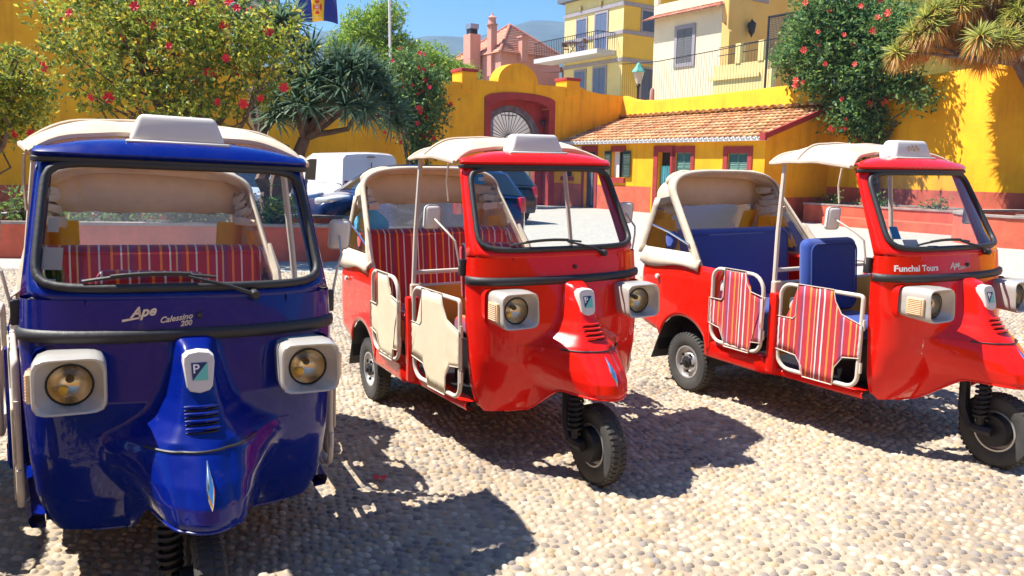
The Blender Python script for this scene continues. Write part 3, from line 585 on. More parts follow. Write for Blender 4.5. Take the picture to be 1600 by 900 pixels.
c_ = MB(); c_.box((-25.6, 9.45, 8), (-25.05, 9.95, 11.6)); c_.lathe([(0.42, 11.6), (0.42, 11.7), (0.3, 11.75), (0.27, 12.1), (0.36, 12.13), (0.1, 12.3), (0, 12.55)], (-25.32, 9.7, 0), 'z', 8); c_.build('chimney', M_PINK, PH, smooth=0)
c_ = MB(); c_.box((-24.08, 11.2, 9.0), (-23.6, 11.75, 10.7)); c_.box((-24.15, 11.1, 10.7), (-23.5, 11.85, 10.82)); c_.build('chimney', M_PINK, PH, smooth=0)
# glazed loggia between the pink house and the apartment house
LG = house('glazed_loggia', 'brown timber glazed loggia between pink house and apartment house')
M_BRN = mat('brown_timber', (0.12, 0.04, 0.035), 0.7)
w = MB(); w.box((-21.9, 12.0, 0), (-19.8, 16.5, 6.2)); w.build('wall', M_PINK, LG, smooth=0)
w = MB(); w.prism([(-19.5, 11.6, 7.95), (-19.5, 17, 8.35), (-22, 17, 8.5), (-22, 11.6, 8.1)], (0, 0, 0.3))
for y in np.linspace(12.05, 16.3, 7): w.box((-19.86, y, 6.2), (-19.72, y+0.16, 8.0))
w.box((-19.86, 12.05, 7.1), (-19.72, 16.4, 7.18)); w.build('timber_frame', M_BRN, LG, smooth=0)
for y in np.linspace(12.05, 16.3, 7)[:-1]: p = MB(); p.box((-19.82, y+0.165, 6.2), (-19.78, y+0.70, 8.0)); p.build('pane', mat('pale_pane', (0.45, 0.42, 0.44), 0.3), LG, smooth=0)
# white house seen through the fanlight
WH = house('white_house', 'white and pale yellow house seen through the gate fanlight')
w = MB(); w.box((-14, -5.0, 0), (-8, 1.0, 5.2)); w.build('wall', mat('whitewash', (0.78, 0.76, 0.72), 0.8), WH, smooth=0)
w = MB(); w.box((-16, 1.05, 0), (-7.5, 7.0, 4.9)); w.build('annex', M_PALEY, WH, smooth=0)
p = MB(); p.box((-7.998, -2.0, 2.9), (-7.95, -1.2, 4.0)); p.build('window', M_BSHUT, WH, smooth=0); p = MB(); p.box((-7.498, 1.6, 3.0), (-7.45, 2.2, 4.0)); p.build('window', M_BSHUT, WH, smooth=0)

# ------------------------------------------------------------------ rickshaws (local: x forward from the front axle, y to the driver's left, z up)
def paint(name, col):
    if name in MATS: return MATS[name]
    m = mat(name, col, 0.30, coat=0.9, spec=0.12, bump=0.004, bscale=2.5); n, l, b = nodes_of(m)
    tc = n.new('ShaderNodeTexCoord'); nz = n.new('ShaderNodeTexNoise'); nz.inputs['Scale'].default_value = 9; nz.inputs['Detail'].default_value = 8; l.new(tc.outputs['Object'], nz.inputs['Vector'])
    mr = n.new('ShaderNodeMapRange'); mr.inputs['From Min'].default_value = 0.35; mr.inputs['From Max'].default_value = 0.75; mr.inputs['To Min'].default_value = 0.22; mr.inputs['To Max'].default_value = 0.42; l.new(nz.outputs['Fac'], mr.inputs['Value']); l.new(mr.outputs[0], b.inputs['Roughness'])
    n2 = n.new('ShaderNodeTexNoise'); n2.inputs['Scale'].default_value = 5.5; n2.inputs['Detail'].default_value = 12; n2.inputs['Roughness'].default_value = 0.75; l.new(tc.outputs['Object'], n2.inputs['Vector'])
    r2 = n.new('ShaderNodeMapRange'); r2.inputs['From Min'].default_value = 0.60; r2.inputs['From Max'].default_value = 0.80; r2.inputs['To Max'].default_value = 0.22; l.new(n2.outputs['Fac'], r2.inputs['Value'])
    m3 = n.new('ShaderNodeMix'); m3.data_type = 'RGBA'; m3.inputs[6].default_value = (*col, 1); m3.inputs[7].default_value = (0.42, 0.34, 0.28, 1); l.new(r2.outputs[0], m3.inputs[0]); l.new(m3.outputs[2], b.inputs['Base Color'])
    return m
M_RUB = mat('black_rubber', (0.022, 0.022, 0.024), 0.55, bump=0.08, bscale=60)
M_TYRE = mat('tyre_rubber', (0.030, 0.029, 0.028), 0.8, var=0.4, vscale=8, bump=0.1, bscale=50, col2=(0.055, 0.05, 0.045))
M_RIM = mat('painted_wheel_rim', (0.52, 0.51, 0.50), 0.35, metal=0.6, var=0.15, vscale=10)
M_CANV = mat('cream_canvas', (0.68, 0.58, 0.44), 0.9, var=0.14, vscale=5, bump=0.35, bscale=9, stain=0.12)
def let_through(m, col, k):
    n, l, b = nodes_of(m); t = n.new('ShaderNodeBsdfTranslucent'); t.inputs['Color'].default_value = (*col, 1); mx = n.new('ShaderNodeMixShader'); mx.inputs[0].default_value = k
    l.new(b.outputs[0], mx.inputs[1]); l.new(t.outputs[0], mx.inputs[2]); l.new(mx.outputs[0], n['Material Output'].inputs['Surface'])
let_through(M_CANV, (0.88, 0.56, 0.28), 0.16)
M_AMBC = mat('amber_curtain', (0.75, 0.33, 0.03), 0.6, var=0.15, bump=0.3, bscale=12); let_through(M_AMBC, (0.9, 0.45, 0.03), 0.4)
M_BEIGE = mat('beige_tube', (0.60, 0.53, 0.44), 0.4, var=0.06)
M_PLAS = mat('white_plastic', (0.66, 0.63, 0.59), 0.35, spec=0.5, var=0.05)
M_LAMPH = mat('pearl_lamp_housing', (0.46, 0.435, 0.39), 0.32, coat=0.4, metal=0.15, var=0.05, vscale=6)
M_CHR = mat('chrome', (0.75, 0.75, 0.77), 0.12, metal=1.0)
M_REFL = mat('lamp_reflector', (0.88, 0.84, 0.70), 0.30, metal=0.8)
M_AMB = mat('amber_bulb', (0.9, 0.55, 0.03), 0.2, coat=0.6)
M_IND = mat('indicator_lens', (0.72, 0.48, 0.28), 0.12, coat=0.8, spec=0.6)
M_MECH = mat('grimy_black_metal', (0.02, 0.02, 0.022), 0.5, metal=0.3, var=0.4, vscale=12)
M_GLASS = glass('windscreen_glass', (0.94, 0.97, 0.96)); M_LENS = glass('headlamp_glass', (0.98, 0.97, 0.92), rough=0.02)
M_VINYL = glass('clear_vinyl', (0.86, 0.86, 0.90), rough=0.12, haze=0.06)
M_YVIN = mat('yellowed_partition', (0.62, 0.36, 0.05), 0.4, var=0.15)
M_NAVY = mat('emblem_navy', (0.015, 0.03, 0.12), 0.3); M_AQUA = mat('emblem_aqua', (0.15, 0.55, 0.47), 0.3); M_SILV = mat('lettering_silver', (0.75, 0.68, 0.55), 0.3, metal=0.3); M_WTXT = mat('white_vinyl_lettering', (0.85, 0.84, 0.82), 0.5)
NSE = 2.3
def prof_x(a, xe, xc): return xe+(xc-xe)*max(0.0, 1-abs(a)**NSE)**(1/NSE)
ZS = [0.31, 0.36, 0.45, 0.6, 0.8, 1.0, 1.13]; WS = [0.435, 0.466, 0.493, 0.508, 0.520, 0.523, 0.515]
def shell(s, z):
    w = ip(z, ZS, WS); xc = ip(z, ZS, [-0.43, -0.39, -0.335, -0.285, -0.285, -0.33, -0.36]); xe = ip(z, ZS, [-0.53, -0.53, -0.53, -0.53, -0.535, -0.535, -0.535])
    return (prof_x(s, xe, xc), s*w, z)
def screen(s, t):
    return (prof_x(s, lerp(-0.535, -0.745, t), lerp(-0.36, -0.665, t)), s*lerp(0.515, 0.462, t), 1.13+0.47*t)
SS = [math.sin(a) for a in np.linspace(-math.pi/2, math.pi/2, 61)]
RZ_ = [0.476, 0.50, 0.55, 0.60, 0.645, 0.675, 0.69, 0.72, 0.76, 0.82, 0.90, 0.965, 0.995, 1.01]
RX_ = [0.094, 0.102, 0.090, 0.052, 0.004, -0.028, -0.046, -0.080, -0.118, -0.157, -0.192, -0.222, -0.262, -0.335]
RW_ = [0.225, 0.242, 0.280, 0.308, 0.318, 0.308, 0.290, 0.228, 0.168, 0.124, 0.096, 0.080, 0.072, 0.068]
RC_ = [0.34, 0.32, 0.27, 0.23, 0.21, 0.22, 0.24, 0.28, 0.30, 0.34, 0.40, 0.46, 0.48, 0.48]
def front(y, z):
    """front of the cab: the curved shell with the nose and mudguard swelling smoothly out of it"""
    w = ip(z, ZS, WS); p = shell(max(-1, min(1, y/w)), z)
    if z > 1.01 or abs(y) > 0.33: return p
    W_ = ip(z, RZ_, RW_); t = abs(y)/W_; d = ip(z, RZ_, RX_)-shell(0, z)[0]; c0 = ip(z, RZ_, RC_)
    g = 1-sm(0, 1, (t-c0)/(1-c0)) if t > c0 else 1.0
    g *= 1-0.10*min(1, t/c0)**2 if z < 0.7 else 1-0.06*min(1, t/c0)**2
    return (p[0]+max(0, d)*g, y, z)
def smooth_rows(rows, n):
    A = np.array(rows); t = np.linspace(0, len(A)-1, n); out = []
    for u in t:     # Catmull-Rom
        i = min(int(u), len(A)-2); f_ = u-i; p0, p1, p2, p3 = A[max(i-1, 0)], A[i], A[i+1], A[min(i+2, len(A)-1)]
        out.append(tuple(0.5*((2*p1)+(-p0+p2)*f_+(2*p0-5*p1+4*p2-p3)*f_**2+(-p0+3*p1-3*p2+p3)*f_**3)))
    return out
def wheel(parent, c, steer=0.0, name='wheel', outer=-1):
    r = 0.212; hw = 0.05
    ty = MB(); prof = [(0.118, -0.036), (0.135, -0.045), (0.17, -0.052), (0.195, -0.047), (0.208, -0.034), (r, 0), (0.208, 0.034), (0.195, 0.047), (0.17, 0.052), (0.135, 0.045), (0.118, 0.036)]
    ty.lathe(prof, axis='y', n=40)
    for k in range(44):
        a = 2*math.pi*k/44
        for sgn in (-1, 1):
            b = a+(math.pi/44 if sgn > 0 else 0)
            P = []
            for (rr_, h_) in ((0.203, 0.012), (0.215, 0.010), (0.214, 0.038), (0.200, 0.048)):
                for da in (-0.042, 0.042): P.append((rr_*math.cos(b+da), sgn*h_, rr_*math.sin(b+da)))
            ty.add(P, [(0, 1, 3, 2), (2, 3, 5, 4), (4, 5, 7, 6), (0, 2, 4, 6), (1, 7, 5, 3)])
    tyo = ty.build(name, M_TYRE, parent, smooth=30)
    s = outer
    ri = MB(); ri.lathe([(0.121, -0.038*s), (0.118, 0.040*s), (0.108, 0.040*s), (0.104, 0.020*s), (0.075, 0.012*s), (0.060, 0.030*s), (0.050, 0.032*s), (0.030, 0.030*s), (0.0, 0.030*s)], axis='y', n=30)
    ri.build('rim', M_RIM, tyo)
    hb = MB(); hb.lathe([(0.045, 0.028*s), (0.042, 0.045*s), (0.022, 0.052*s), (0.020, 0.066*s), (0, 0.068*s)], axis='y', n=14)
    for k in range(5):
        a = 2*math.pi*k/5; hb.lathe([(0.010, 0.030*s), (0.010, 0.044*s), (0, 0.046*s)], (0.066*math.cos(a), 0, 0.066*math.sin(a)), 'y', 6)
    hb.build('hub', M_MECH, tyo)
    tyo.location = c; tyo.rotation_euler = (0, 0.2, steer); return tyo
def rect_loop(x0, x1, z0, z1, r, y, k=5, rs=None):
    rs = rs or (r, r, r, r); out = []
    for (cx, cz, a0, q) in ((x1, z1, 0, rs[0]), (x0, z1, 90, rs[1]), (x0, z0, 180, rs[2]), (x1, z0, 270, rs[3])):
        ox = cx-q if a0 in (0, 270) else cx+q; oz = cz-q if a0 in (0, 90) else cz+q
        for i in range(k+1):
            a = R(a0+90*i/k); out.append((ox+q*math.cos(a), y, oz+q*math.sin(a)))
    return out
def side_y(x): return ip(x, [-1.68, -1.16, -1.125, -0.53], [0.645, 0.632, 0.572, 0.520])

def make_rickshaw(loc, head, pm, seat, door, drv, label, steer=0.0, lean=0.0, name='rickshaw', extras=None):
    rk = tag(empty(name, (loc[0], loc[1], 0), -R(head)), label, 'rickshaw', 'three wheeled rickshaws parked in a row')
    rk.rotation_euler = (lean, 0, -R(head))
    # --- cab front
    c = MB(); YC = 0.325
    c.grid([[front(y, z) for z in list(np.linspace(0.686, 0.80, 14))+list(np.linspace(0.81, 1.03, 18))+[1.06, 1.09, 1.13]] for y in np.linspace(-YC, YC, 61)])
    for sg in (-1, 1):
        rows = []
        for q in np.sin(np.linspace(0, math.pi/2, 26)):
            zb = 0.31+0.03*sm(0.9, 1.0, q); rows.append([front(sg*lerp(YC, ip(z, ZS, WS), q), z) if q < 0.999 else shell(sg, z) for z in np.linspace(zb, 1.13, 28)])
        c.grid(rows)
    for sg in (-1, 1): c.grid([[shell(sg, z), (shell(sg, z)[0]-0.012, sg*(abs(shell(sg, z)[1])-0.045), z)] for z in np.linspace(0.34, 1.13, 12)])
    c.build('cab_front', pm, rk, smooth=60)
    # --- windscreen frame, seal, glass
    NA = 96; inn = []; mid_ = []; out = []
    for k in range(NA):
        a = 2*math.pi*k/NA; ca, sa = math.cos(a), math.sin(a)
        ri_ = (abs(ca)**9+abs(sa)**9)**(-1/9); ro = 1/max(abs(ca), abs(sa))
        inn.append((ri_*ca*0.925, 0.515+0.435*ri_*sa)); out.append((max(-1, min(1, ro*ca)), min(1, max(0, 0.5+0.5*ro*sa)))); mid_.append((lerp(inn[-1][0], out[-1][0], 0.5), lerp(inn[-1][1], out[-1][1], 0.5)))
    f_ = MB(); f_.grid([[screen(*q) for q in loop] for loop in (inn, mid_, out)], cv=True)
    for sg in (-1, 1): f_.grid([[screen(sg, t), (screen(sg, t)[0]-0.02, sg*(abs(screen(sg, t)[1])-0.05), screen(sg, t)[2])] for t in np.linspace(0, 1, 8)])
    fo = f_.build('windscreen_frame', pm, rk, smooth=50, solid=0.014)
    sl_ = MB(); sl_.tube([(screen(*q)[0]+0.006, screen(*q)[1], screen(*q)[2]) for q in inn], 0.0155, 8, closed=True); sl_.build('windscreen_seal', M_RUB, rk, smooth=60)
    gl = MB(); rings = []
    for f2 in (0.02, 0.25, 0.5, 0.75, 1.0): rings.append([screen(q[0]*f2, lerp(0.515, q[1], f2)) for q in inn])
    gl.grid(rings, cv=True); gl.build('windscreen', M_GLASS, rk, smooth=80)
    # --- roof panel
    rf = MB(); rows = []
    for s in SS:
        p = screen(s, 1.0); w_ = 1.0-0.75*abs(s)**2.4; row = []
        for (dx, dz, kx) in ((0.0, -0.012, 1), (0.028, -0.004, 1.02), (0.034, 0.010, 1.025), (0.012, 0.026+0.012*w_, 1.01), (-0.03, 0.034+0.026*w_, 0.99), (-0.09, 0.040+0.034*w_, 0.97), (-0.14, 0.034+0.030*w_, 0.95)):
            k_ = 1-0.65*abs(s)**3 if dx < 0 else 1; row.append((p[0]+dx*k_, p[1]*kx, p[2]+dz*(1-0.5*abs(s)**6 if dx < 0 else 1)))
        rows.append(row)
    rf.grid(rows); rf.build('roof_panel', pm, rk, smooth=60, solid=0.01)
    gt = MB(); gt.tube([(screen(s, 1.0)[0]+0.024, screen(s, 1.0)[1]*1.015, screen(s, 1.0)[2]-0.014) for s in SS], 0.012, 6); gt.build('roof_gutter', M_RUB, rk)
    # --- canvas canopy over the driver
    cv = MB(); rows = []
    for i, t in enumerate(np.linspace(0, 1, 15)):
        x0 = lerp(-0.80, -1.32, t); row = []
        for s in np.linspace(-1, 1, 33):
            e_ = abs(s)**4.5; zc = lerp(1.690, 1.745, sm(0, 0.35, t)) - 0.05*sm(0.7, 1.0, t)*(1-0.3*abs(s)); ze = lerp(1.605, 1.625, t)+0.02*math.sin(t*math.pi)
            wv = 0.0025*math.sin(s*13+t*7)+0.002*math.sin(t*17+s*5)
            x = x0 + (0.045*abs(s)**3-0.055*(1-abs(s)**2))*(1-t)
            row.append((x, s*lerp(0.485, 0.525, sm(0, .5, t)), lerp(zc, ze, e_)+wv))
        rows.append(row)
    cv.grid(rows); cvo = cv.build('canopy', M_CANV, rk, smooth=70, solid=0.012)
    hm = MB(); hm.tube([(p[0]+0.004, p[1], p[2]) for p in rows[0]], 0.014, 6); hm.tube(rows[-1], 0.011, 6)
    for k in (0, -1): hm.tube([r_[k] for r_ in rows], 0.012, 6)
    hm.tube([(p[0], p[1], p[2]+0.006) for p in rows[9]], 0.007, 5); hm.build('canopy_hem', M_CANV, cvo)
    st_ = MB(); st_.tube([(-0.80, -0.50, 1.60), (-0.81, -0.505, 1.50), (-0.80, -0.50, 1.40)], 0.006, 5); st_.build('tie_cord', M_CANV, cvo)
    # --- roof sign
    sg_ = MB(); sg_.rbox((-0.845, -0.168, 1.682), (-0.710, 0.168, 1.785), 0.02, 3, fn=lambda x, y, z: (x+(-0.78-x)*0.35*(z-1.685)/0.093, y*(1-0.20*(z-1.685)/0.093), z-0.022))
    sg_.rbox((-0.86, -0.18, 1.655), (-0.695, 0.18, 1.668), 0.005, 1); sgo = sg_.build('roof_sign', M_PLAS, rk, smooth=50)
    # --- belt trim
    tr_ = MB(); tr_.grid([[(shell(s, 1.0)[0]+d, shell(s, 1.0)[1]*(1+d*0.9), 1.012+dz) for (d, dz) in ((0, -0.022), (0.012, -0.017), (0.016, 0), (0.012, 0.017), (0, 0.022))] for s in SS]); tr_.build('belt_trim', M_RUB, rk, smooth=60)
    # --- nose and mudguard
    nso = None
    for z in (0.735, 0.755, 0.775, 0.795):
        lv = MB(); P = [Vector(front(y, z)) for y in np.linspace(-0.052, 0.052, 9)]; N = Vector((0.75, 0, 0.66))
        lv.tube([tuple(p+N*0.001) for p in P], [0.002]+[0.0034]*7+[0.002], 6); lv.build('louvre_slot', M_MECH, rk)
        lv = MB(); lv.tube([tuple(p+N*0.006+Vector((-0.004, 0, 0.009))) for p in P], [0.003]+[0.006]*7+[0.003], 6); lv.build('louvre_lip', pm, rk)
    fd = MB(); rows = []
    for y in np.linspace(-YC, YC, 91):
        zb = 0.478-0.168*sm(0.155, 0.215, abs(y)); rows.append([(front(y, 0.686)[0]+0.004, y, 0.690)]+[(front(y, z)[0]+0.004*sm(0.62, 0.68, z), y, z) for z in np.linspace(0.684, zb, 34)])
    fd.grid(rows); fdo = fd.build('front_mudguard', pm, rk, smooth=60); lp = MB(); lp.tube([r_[-1] for r_ in rows], 0.006, 6); lp.build('mudguard_lip', pm, fdo)
    sm_ = MB(); sm_.tube([(front(y, 0.687)[0]+0.004, y, 0.690) for y in np.linspace(-0.17, 0.17, 31)], 0.0045, 5); sm_.build('mudguard_seam', M_RUB, fdo)
    orn = MB(); rows = []
    for t in np.linspace(0, 1, 15):
        z = lerp(0.668, 0.545, t); q = front(0, z); wd = 0.0125*math.sin(math.pi*min(1, 0.03+0.97*t**1.3))+0.0008
        rows.append([(q[0]+0.8*wd*math.sin(p)+0.001, wd*math.cos(p), q[2]+0.7*wd*math.sin(p)) for p in np.linspace(0, math.pi, 7)])
    orn.grid(rows); orn.build('mudguard_ornament', M_CHR, fdo)
    # --- badge
    bd = MB(); ol = [(-.034, .064), (0, .069), (.034, .064), (.047, .052), (.049, .03), (.040, -.045), (.030, -.058), (0, -.066), (-.030, -.058), (-.040, -.045), (-.049, .03), (-.047, .052)]
    def bp_(y, z, d): return (-0.197-0.30*z+d, y, 0.912+z)
    bd.grid([[bp_(y, z, -0.03) for y, z in ol], [bp_(y, z, 0.008) for y, z in ol], [bp_(y*0.92, z*0.94, 0.014) for y, z in ol]], cv=True); bd.add([bp_(y*0.92, z*0.94, 0.014) for y, z in ol], [tuple(range(12))])
    bdo = bd.build('badge', M_PLAS, rk, smooth=30)
    e1 = MB(); e1.add([bp_(-.024, .032, .0165), bp_(.026, .032, .0165), bp_(-.022, -.024, .0165)], [(0, 1, 2)]); e1.build('emblem_field', M_NAVY, bdo, smooth=0)
    e1 = MB(); e1.add([bp_(.026, .032, .0165), bp_(.026, -.024, .0165), bp_(-.022, -.024, .0165)], [(0, 1, 2)]); e1.build('emblem_field', M_AQUA, bdo, smooth=0)
    text_mesh('emblem_letter', 'P', 0.042, M_WTXT, bdo, Matrix.Translation(bp_(-.010, .012, .018)) @ Matrix.Rotation(-0.24, 4, 'Y') @ Matrix(((0, 0, 1, 0), (1, 0, 0, 0), (0, 1, 0, 0), (0, 0, 0, 1))), 0.0006, bold=0.0005)
    # --- headlamps
    for sg in (-1, 1):
        yc, zc = 0.372*sg, 0.89; xf = -0.205
        hp = MB(); N = 40; rings = []
        for (x, sc, n_, dy, dz) in ((-0.44, 0.86, 5, 0.01, 0.0), (-0.34, 0.96, 6, 0.0, 0.004), (-0.27, 1.0, 6, 0, 0.004), (xf-0.008, 1.0, 6, 0, 0), (xf, 0.965, 6, 0, 0), (xf-0.002, 0.90, 6, 0, 0), (xf-0.010, 0.86, 5, 0, 0)):
            ring = []
            for k in range(N):
                a = 2*math.pi*k/N; ca, sa = math.cos(a), math.sin(a); r_ = (abs(ca)**n_+abs(sa)**n_)**(-1/n_)
                ring.append((x-0.018*sa*r_*0.4+0.0*ca, yc+(0.104*r_*ca+dy)*sc, zc+0.089*r_*sa*sc+dz))
            rings.append(ring)
        for (x, rr_) in ((xf-0.052, 0.068), (xf-0.056, 0.062)): rings.append([(x, yc+rr_*math.cos(2*math.pi*k/N), zc-0.004+rr_*math.sin(2*math.pi*k/N)) for k in range(N)])
        hp.grid(rings, cv=True); ho = hp.build('headlamp', M_LAMPH, rk, smooth=40)
        rl_ = MB(); rl_.lathe([(0.062, xf-0.0560), (0.052, xf-0.0740), (0.036, xf-0.0920), (0.015, xf-0.1020), (0, xf-0.1030)], (0, yc, zc-0.004), 'x', 28); rl_.build('reflector', M_REFL, ho)
        bb = MB(); bb.lathe([(0, xf-0.0620), (0.010, xf-0.0650), (0.013, xf-0.0770), (0.010, xf-0.1000)], (0, yc, zc+0.008), 'x', 12); bb.build('bulb', M_MECH, ho)
        bb = MB(); bb.lathe([(0, xf-0.0720), (0.014, xf-0.0750), (0.017, xf-0.0840), (0.012, xf-0.0970)], (0, yc-0.02, zc-0.028), 'x', 12); bb.build('amber_bulb', M_AMB, ho)
        ln = MB(); ln.lathe([(0.0625, xf-0.0560), (0.0625, xf-0.0500), (0.052, xf-0.0420), (0.036, xf-0.0360), (0.018, xf-0.0330), (0, xf-0.0325)], (0, yc, zc-0.004), 'x', 28); ln.build('lens', M_LENS, ho)
        rg_ = MB(); rg_.lathe([(0.067, xf-0.0550), (0.068, xf-0.0500), (0.062, xf-0.0460), (0.062, xf-0.0520)], (0, yc, zc-0.004), 'x', 28); rg_.build('lens_ring', M_RUB, ho)
        id_ = MB(); yo = yc+sg*0.102
        id_.rbox((-0.335, min(yo, yo+sg*0.016), zc-0.052), (-0.235, max(yo, yo+sg*0.016), zc+0.042), 0.006, 2)
        for z in np.linspace(zc-0.046, zc+0.03, 9): id_.rbox((-0.325, min(yo+sg*0.012, yo+sg*0.020), z), (-0.245, max(yo+sg*0.012, yo+sg*0.020), z+0.006), 0.002, 1)
        id_.build('indicator', M_IND, ho)
        bs = MB(); rows = []
        for (x, sc) in ((-0.46, 1.06), (-0.39, 1.04)):
            rows.append([(x, yc+0.104*sc*math.cos(2*math.pi*k/N)*(abs(math.cos(2*math.pi*k/N))**6+abs(math.sin(2*math.pi*k/N))**6)**(-1/6), zc+0.089*sc*math.sin(2*math.pi*k/N)*(abs(math.cos(2*math.pi*k/N))**6+abs(math.sin(2*math.pi*k/N))**6)**(-1/6)) for k in range(N)])
        bs.grid(rows, cv=True); bs.build('lamp_base', pm, ho)
    # --- wiper, washer jet
    wp = MB(); pv = Vector(screen(0.40, 0.02))+Vector((0.03, 0, 0)); w1 = Vector(screen(-0.02, 0.16))+Vector((0.035, 0, 0))
    wp.lathe([(0.018, -0.03), (0.018, 0.005), (0.012, 0.012), (0, 0.013)], tuple(pv), 'x', 10); wp.tube([tuple(pv), tuple(pv.lerp(w1, 0.4)+Vector((0.018, 0, 0.008))), tuple(w1)], [0.009, 0.007, 0.005], 6)
    bl_ = [Vector(screen(s, 0.13+0.045*(1-((s+0.19)/0.46)**2)))+Vector((0.022, 0, 0)) for s in np.linspace(-0.65, 0.16, 11)]; wp.tube([tuple(p) for p in bl_], 0.006, 5); wp.tube([tuple(p+Vector((0.008, 0, 0.006))) for p in bl_[2:9]], 0.005, 5); wp.build('wiper', M_RUB, rk)
    jt = MB(); q = shell(0.04, 1.075); jt.rbox((q[0]-0.01, q[1]-0.009, q[2]-0.01), (q[0]+0.014, q[1]+0.009, q[2]+0.01), 0.004, 1); jt.build('washer_jet', M_RUB, rk)
    # --- front wheel and suspension
    fwo_ = wheel(rk, (-0.065, 0, 0.203), steer, 'front_wheel', -1); fwo_.scale = (0.955, 0.95, 0.955)
    ar = MB(); ar.tube([(-0.17, -0.06, 0.62), (-0.16, -0.085, 0.45), (-0.15, -0.09, 0.30), (-0.10, -0.095, 0.215), (0, -0.085, 0.212)], [0.028, 0.028, 0.03, 0.032, 0.03], 8); ar.tube([(-0.12, -0.085, 0.22), (-0.05, -0.11, 0.215), (0.02, -0.10, 0.215)], 0.028, 8); ar.lathe([(0.0, -0.05), (0.085, -0.05), (0.09, -0.02), (0.09, 0.02)], (0, -0.03, 0.212), 'y', 20); ar.xf(lambda x, y, z: (x-0.06, y, z)); ar.build('front_suspension_arm', M_MECH, rk)
    sp = MB(); sp.tube([(-0.055+0.034*math.cos(a), -0.105+0.034*math.sin(a), 0.27+0.24*a/(2*math.pi*9)) for a in np.linspace(0, 2*math.pi*9, 110)], 0.008, 5); sp.tube([(-0.055, -0.105, 0.24), (-0.055, -0.105, 0.55)], 0.022, 8); sp.xf(lambda x, y, z: (x-0.05, y, z)); sp.build('coil_spring', M_MECH, rk)
    iw = MB(); iw.grid([[(-0.30+0.24*math.cos(a)*0.5-0.05, y, 0.50+0.10*math.sin(a)) for y in (-0.15, 0.15)] for a in np.linspace(0, math.pi, 8)]); iw.build('inner_wheel_arch', M_MECH, rk)
    # --- floor and side sills
    fl = MB(); fl.box((-2.40, -0.47, 0.32), (-0.57, 0.47, 0.34)); fl.box((-2.35, -0.34, 0.2), (-1.75, 0.34, 0.289)); fl.build('floor', M_MECH, rk, smooth=0)
    for sg in (-1, 1):
        sd = MB(); rows = []
        for x in np.linspace(-1.70, -0.53, 24):
            zt = 0.425 if x < -1.165 else 0.36; y = side_y(x)*sg; zb = 0.315
            rows.append([(x, y*0.90, zb-0.005), (x, y*0.985, zb), (x, y, zb+0.02), (x, y, zt-0.012), (x, y*0.98, zt), (x, y*0.86, zt)])
        sd.grid(rows); sd.build('side_sill', pm, rk, smooth=40)
        bp2 = MB(); bp2.rbox((-1.168, min(sg*0.55, sg*0.622), 0.33), (-1.108, max(sg*0.55, sg*0.622), 0.835), 0.012, 2); bp2.build('door_pillar', pm, rk)
    # --- rear tub
    tub = MB(); ol = []
    for x in np.linspace(-1.66, -2.36, 30): ol.append((x, -0.645, 's'))
    for a in np.linspace(0, math.pi/2, 8)[1:]: ol.append((-2.36-0.16*math.sin(a), -0.645+0.16*(1-math.cos(a)), 'r'))
    ol2 = ol + [(x, -y, k) for (x, y, k) in reversed(ol)]
    rows = []
    for (x, y, k) in ol2:
        zb = 0.335
        if x < -1.70:
            d = (x+1.93)/0.27; zb = max(0.345, 0.30+0.25*math.sqrt(max(0, 1-d*d))) if abs(d) < 1 else 0.40+0.05*sm(-2.2, -2.45, x)
        zt = 0.905+0.0*x
        if x > -1.76: zt = 0.905-0.0*(x+1.76)
        row = []
        for j, t in enumerate(np.linspace(0, 1, 14)):
            z = lerp(zb, zt, t); bul = 0.012*math.sin(math.pi*(z-0.3)/0.62); inn_ = 0.0
            sc = 1+bul-0.045*sm(0.80, 0.92, z)*0.6; row.append((x if k == 's' else -2.36+(x+2.36)*sc, y*sc, z))
        row.append((lerp(x, -2.0, 0.02), row[-1][1]*0.97, zt+0.016)); row.append((lerp(x, -2.0, 0.05), row[-1][1]*0.95, zt+0.004)); rows.append(row)
    tub.grid(rows)
    for sg in (-1, 1): tub.grid([[(-1.66, sg*0.645*(1+0.012*math.sin(math.pi*(z-0.3)/0.62)-0.027*sm(0.80, 0.92, z)), z), (-1.665, sg*0.55, z)] for z in np.linspace(0.335, 0.905, 12)])
    tub.build('rear_body', pm, rk, smooth=50, solid=0.01)
    for sg in (-1, 1):
        kb = MB(); kb.lathe([(0, 0.03*sg), (0.016, 0.028*sg), (0.018, 0.015*sg), (0.009, 0.008*sg), (0.009, -0.005*sg)], (-2.22, sg*0.645, 0.80), 'y', 12); kb.build('hood_stud', M_PLAS, rk)
        wh = wheel(rk, (-1.92, sg*0.565, 0.212), 0, 'rear_wheel', sg)
        ia = MB(); ia.grid([[(-1.93+0.285*math.cos(a), sg*y, 0.27+0.285*math.sin(a)) for y in (0.45, 0.632)] for a in np.linspace(-0.1, math.pi+0.1, 16)]); ia.add([(-1.93+0.285*math.cos(a), sg*0.45, 0.27+0.285*math.sin(a)) for a in np.linspace(-0.1, math.pi+0.1, 16)], [tuple(range(16))]); ia.build('wheel_arch', M_MECH, rk)
        mf = MB(); mf.rbox((-0.006, -0.085, -0.32), (0.006, 0.085, 0), 0.003, 1); mo = mf.build('mud_flap', M_RUB, rk); mo.location = (-2.155, sg*0.555, 0.46); mo.rotation_euler = (0, 0.42, 0)
